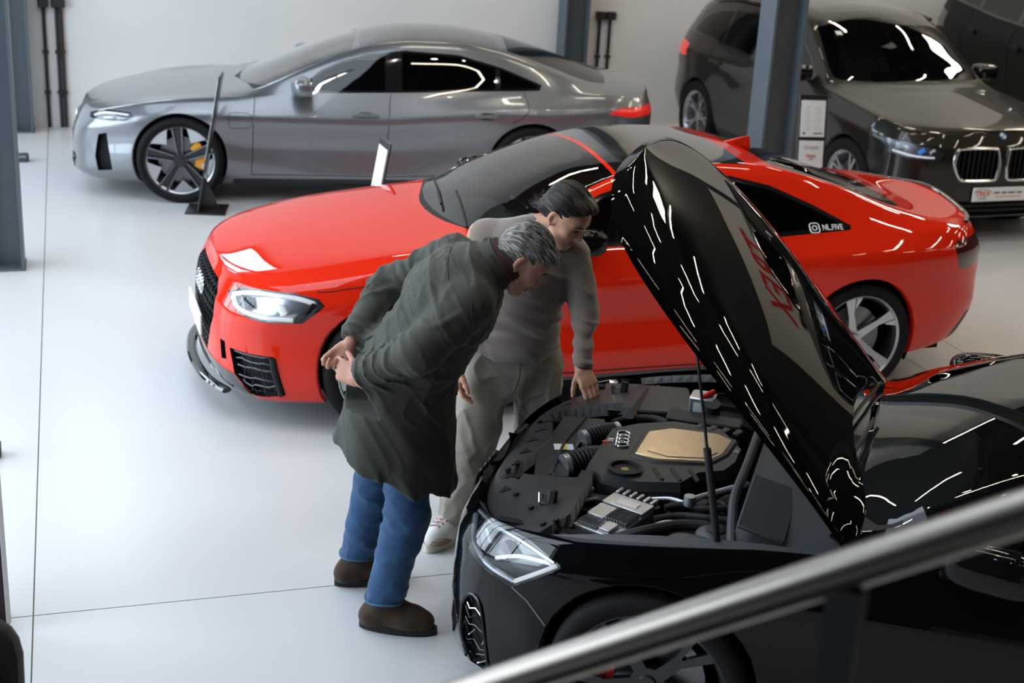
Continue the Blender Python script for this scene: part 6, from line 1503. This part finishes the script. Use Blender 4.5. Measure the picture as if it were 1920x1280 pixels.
    for s, dv in ((1, (-.62, -.80)), (-1, (.35, -.93))):
        a = ank[s]; d = V3(*dv, 0); d /= np.linalg.norm(d); n = V3(-d[1], d[0], 0); hl = a * V3(1, 1, 0) - d * .06; toe = a * V3(1, 1, 0) + d * .205
        S = SDF(); S.cap(hl + V3(0, 0, .065), hl + d * .05 + V3(0, 0, .115), .044, .05, .03).cap(hl + V3(0, 0, .06), hl + d * .16 + V3(0, 0, .06), .045, .048, .03).cap(hl + d * .14 + V3(0, 0, .065), toe - d * .05 + V3(0, 0, .055), .048, .042, .03).cap(hl + d * .06 + V3(0, 0, .12), hl + d * .19 + V3(0, 0, .075), .042, .04, .025)
        S.cut((0, 0, .034), (0, 0, -1), toe - .4, toe + V3(.4, .4, .04), .002)
        up = vf_obj('sneaker', S.mesh(.0055), m_up, person)
        def sole(f): return [tuple((hl * (1 - u) - d * .045 * (1 - u) + (toe - d * .004) * u + n * (.043 + .012 * u) * f * math.sin(t))[:2]) for t in np.linspace(0, 2 * PI, 28, endpoint=False) for u in (.5 + .5 * math.cos(t),)]
        MB().prism(sole(1.0), .002, .036, top=sole(.97)).build('sneaker_sole', m_sl, up, angle=50)
        Sg = SDF(); Sg.cap(toe - d * .06 + V3(0, 0, .046) - n * .012, toe - d * .06 + V3(0, 0, .046) + n * .012, .0475, k=.02).cap(toe - d * .10 + V3(0, 0, .034) - n * .022, toe - d * .10 + V3(0, 0, .034) + n * .022, .036, k=.02)
        Sg.cut((0, 0, .034), (0, 0, -1), toe - .4, toe + V3(.4, .4, .04), .002).cut((0, 0, .066), (0, 0, 1), toe - V3(.4, .4, 0), toe + V3(.4, .4, .3), .004)
        vf_obj('toe_guard', Sg.mesh(.005), m_tan, up)
        for q in (1, -1):
            Se = SDF(); b0 = hl + d * .09 + V3(0, 0, .06) + n * q * .036; Se.cap(b0, b0 + d * .05 + V3(0, 0, .02) - n * q * .006, .018, .014, .01, flat=(n, .6)); vf_obj('side_panel', Se.mesh(.005), m_tan, up)
        bpy.context.evaluated_depsgraph_get().update()
        def upz(p): 
            hit, loc, nor, _ = up.ray_cast(Vector((p[0], p[1], .5)), Vector((0, 0, -1))); return loc + nor * .003 if hit else Vector((p[0], p[1], .1))
        for i in range(5):
            c = hl + d * (.105 + .022 * i); w = .024 - .001 * i; L = [upz(c + n * w * t + d * .008 * t) for t in (-1, -.5, 0, .5, 1)]; MB().tube(L, .004, 6).build('lace', m_lc, up)
            L = [upz(c + d * .011 + n * w * t - d * .008 * t) for t in (-1, -.5, 0, .5, 1)]; MB().tube(L, .004, 6).build('lace', m_lc, up)
build_man_a(); build_man_b()
# ------------------------------------------------------------------ signs, stairs, small things
def build_stand(loc, yaw, label, front_text=True):
    e = empty('price_stand', loc, yaw); tag(e, label, 'sign stand', 'price stands beside the cars')
    m_b = mat('stand_black', (.015, .016, .018), .35, coat=.3)
    MB().prism([(-.15, -.16), (.15, -.16), (.17, .16), (-.17, .16)], .0, .014).build('stand_base', m_b, e, smooth=False)
    Mt = Matrix.Rotation(R(-10), 3, 'X')
    bd = MB().box(Mt @ Vector((0, 0, .555)) + Vector((0, -.06, .012)), (.245, .016, 1.11), Mt, bev=.003).build('stand_board', m_b, e, smooth=False)
    MB().prism([(-.06, .014), (.10, .014), (-.02, .30)], -.01, .01, Matrix(((0, 0, 1, 0), (1, 0, 0, 0), (0, 1, 0, 0), (0, 0, 0, 1)))).build('stand_gusset', m_b, e, smooth=False)
    def on(x, z, d=.0): return Mt @ Vector((x, -.010 - d, z)) + Vector((0, -.06, .012))
    fr = frame((1, 0, 0), Mt @ Vector((0, 0, 1)))
    for z, n in ((.915, 'data_sheet'), (.585, 'sale_sheet')):
        s = MB().box(on(0, z), (.212, .004, .30), Mt, bev=.001).build(n, WHT, bd, smooth=False)
        if not front_text: continue
        m_t = mat('print_soft_grey', (.45, .46, .48), .6); m_k = mat('print_dark', (.10, .11, .13), .6)
        if n == 'data_sheet':
            for i in range(9):
                for x, w in ((-.045, .06), (.045, .07)): MB().box(on(x, z + .09 - i * .022, .0025), (w * (.6 + .4 * ((i * 7) % 3) / 2), .001, .004), Mt).build('print_line', m_t, s, smooth=False)
            MB().box(on(-.07, z - .12, .0025), (.02, .001, .02), Mt).build('print_mark', m_k, s, smooth=False); MB().box(on(.05, z - .12, .0025), (.08, .001, .010), Mt).build('print_line', m_k, s, smooth=False)
        else:
            text_obj('sheet_text', 'TE KOOP', .032, m_k, s, on(0, z + .09, .003), fr, .0004); text_obj('sheet_logo', 'TREX', .036, mat('logo_red'), s, on(0, z + .02, .003), fr, .0004, bold=.0008)
            text_obj('sheet_logo_line', 'CARS', .018, mat('logo_grey'), s, on(0, z - .004, .003), fr, .0004)
    return e
build_stand((-2.53, 11.15, 0), R(-84), 'black price stand seen edge-on in front of the grey saloon front wheel')
build_stand((-1.0, 8.93, 0), R(-70), 'price stand with white sheet rising behind the red coupe hood')
build_stand((2.40, 11.62, 0), R(10), 'price stand with TE KOOP sheet next to the brown-grey off-roader front wheel')
# handrail of the stairs
m_ss = mat('brushed_stainless', (.24, .215, .19), .28, 1, noise=.08, nscale=60, stretch=(1, 1, 1))
p0 = Vector((.011, 1.638, 1.905)); dr = Vector((.54, -.275, .423)); hr = empty('stair_handrail', (p0 - dr * 1.3).to_tuple()[:2] + (0,))
tag(hr, 'brushed steel stair handrail crossing in front of the black car', 'handrail')
o0 = hr.location.copy()
MB().tube([p0 - dr * 1.9 - o0, p0 + dr * 2.6 - o0], .0245, 28).build('rail_tube', m_ss, hr)
m_post = mat('dark_post', (.035, .037, .04), .4, .5)
for t in (-1.5, .72, 2.4):
    q = p0 + dr * t - o0; MB().box((q.x, q.y, (q.z - .02) / 2), (.04, .04, q.z - .02), Matrix.Rotation(-.47, 3, 'Z')).build('rail_post', m_post, hr, smooth=False)
# unseen staircase of the handrail, its closed dark sides added to darken reflections
st = empty('staircase', (-.6, 1.4, 0)); tag(st, 'unseen dark steel staircase under the handrail, added to darken reflections', 'stairs')
d2 = Vector((dr.x, dr.y, 0)).normalized(); n2 = Vector((d2.y, -d2.x, 0)); ang = math.atan2(d2.y, d2.x)
for i in range(9):
    z = .17 * (i + 1); c = Vector((-1.30, 2.31, 0)) + d2 * (.24 * i + .1) + n2 * .58 - Vector((-.6, 1.4, 0))
    MB().box((c.x, c.y, z - .02), (.28, 1.0, .04), Matrix.Rotation(ang, 3, 'Z')).build('tread', m_post, st, smooth=False)
for sd in (.04, 1.1):
    a = Vector((-1.35, 2.33, 0)) + n2 * sd - Vector((-.6, 1.4, 0)); b = a + d2 * 2.4
    MB().add([a, b, b + Vector((0, 0, 1.62)), a + Vector((0, 0, .12)), a + n2 * .03, b + n2 * .03, b + n2 * .03 + Vector((0, 0, 1.62)), a + n2 * .03 + Vector((0, 0, .12))], [(0, 1, 2, 3), (7, 6, 5, 4), (0, 4, 5, 1), (1, 5, 6, 2), (2, 6, 7, 3), (3, 7, 4, 0)]).build('stringer_panel', m_post, st, smooth=False)
# chair and panel at the edge of the floor
ch = empty('office_chair', (-1.475, 2.97, 0), R(0)); tag(ch, 'black padded office chair at the bare floor edge', 'chair')
m_ch = cloth('black_upholstery', (.018, .019, .021), .8, 300); m_cg = cloth('grey_mesh', (.10, .105, .11), .8, 500)
MB().sell((0, 0, .46), (.24, .24, .05), .5, .5, 24, 10).build('seat', m_ch, ch)
bk = MB().sell((0, .24, .74), (.23, .045, .24), .45, .45, 26, 12, Matrix.Rotation(R(-8), 3, 'X')).build('backrest', m_ch, ch); MB().sell((0, .20, .74), (.17, .03, .19), .45, .45, 24, 10, Matrix.Rotation(R(-8), 3, 'X')).build('back_pad', m_cg, bk)
MB().cyl((0, 0, .09), (0, 0, .43), .03, 14).build('gas_column', BLK, ch)
for i in range(5):
    a = 2 * PI * i / 5; q = MB().tube([(0, 0, .11), (.27 * math.cos(a), .27 * math.sin(a), .075)], [.025, .018], 8).build('leg', BLK, ch); MB().sell((.27 * math.cos(a), .27 * math.sin(a), .03), (.03, .02, .03), 1, 1, 12, 8).build('castor', BLK, q)
pn = empty('display_panel', (-2.215, 4.72, 0), R(3)); tag(pn, 'tall dark maroon panel standing at the bare floor edge', 'panel')
MB().box((0, 0, 1.0), (.68, .035, 1.95), bev=.006).build('panel_board', mat('maroon_panel', (.030, .008, .014), .4, noise=.1), pn, smooth=False); MB().box((0, 0, .012), (.6, .25, .024), bev=.004).build('panel_foot', BLK, pn, smooth=False)
MB().box((.343, 0, 1.0), (.006, .04, 1.95)).build('panel_edge', mat('panel_edge_pale', (.55, .56, .58), .4), pn, smooth=False)
def wheel_stop(loc, lab):
    e = empty('floor_socket', loc, .3); tag(e, lab, 'floor socket'); MB().box((0, 0, .035), (.14, .09, .07), bev=.012).build('socket_body', mat('dark_green_grey', (.05, .06, .06), .5), e); MB().box((0, -.03, .05), (.10, .05, .018), bev=.004).build('socket_lid', mat('socket_grey', (.25, .25, .24), .5), e)
wheel_stop((-2.53, 6.28, 0), 'small dark socket block on the pale floor between panel and steel column'); wheel_stop((-4.51, 12.50, 0), 'small grey socket block on the floor near the rear wall')
# dealer banner on the far right part of the rear wall (seen mirrored in the raised hood)
bn = empty('wall_banner', AB(15.0, 14.80, 0), BA); tag(bn, 'large white wall banner with red and grey lettering far along the rear wall', 'banner')
MB().box((0, 0, 1.75), (6.6, .04, 3.3), bev=.005).build('banner_panel', mat('banner_white', (.62, .61, .59), .6), bn, smooth=False)
fr = frame((1, 0, 0), (0, 0, 1))
text_obj('banner_text', 'TREX', 1.3, mat('logo_red'), bn, (-.6, -.03, 2.3), fr, .01, bold=.02); text_obj('banner_text_small', 'CARS', .7, mat('logo_grey'), bn, (-.1, -.03, 1.35), fr, .01)
MB().box((.2, -.025, .75), (3.6, .01, .5)).build('banner_stripe', mat('logo_red'), bn, smooth=False)
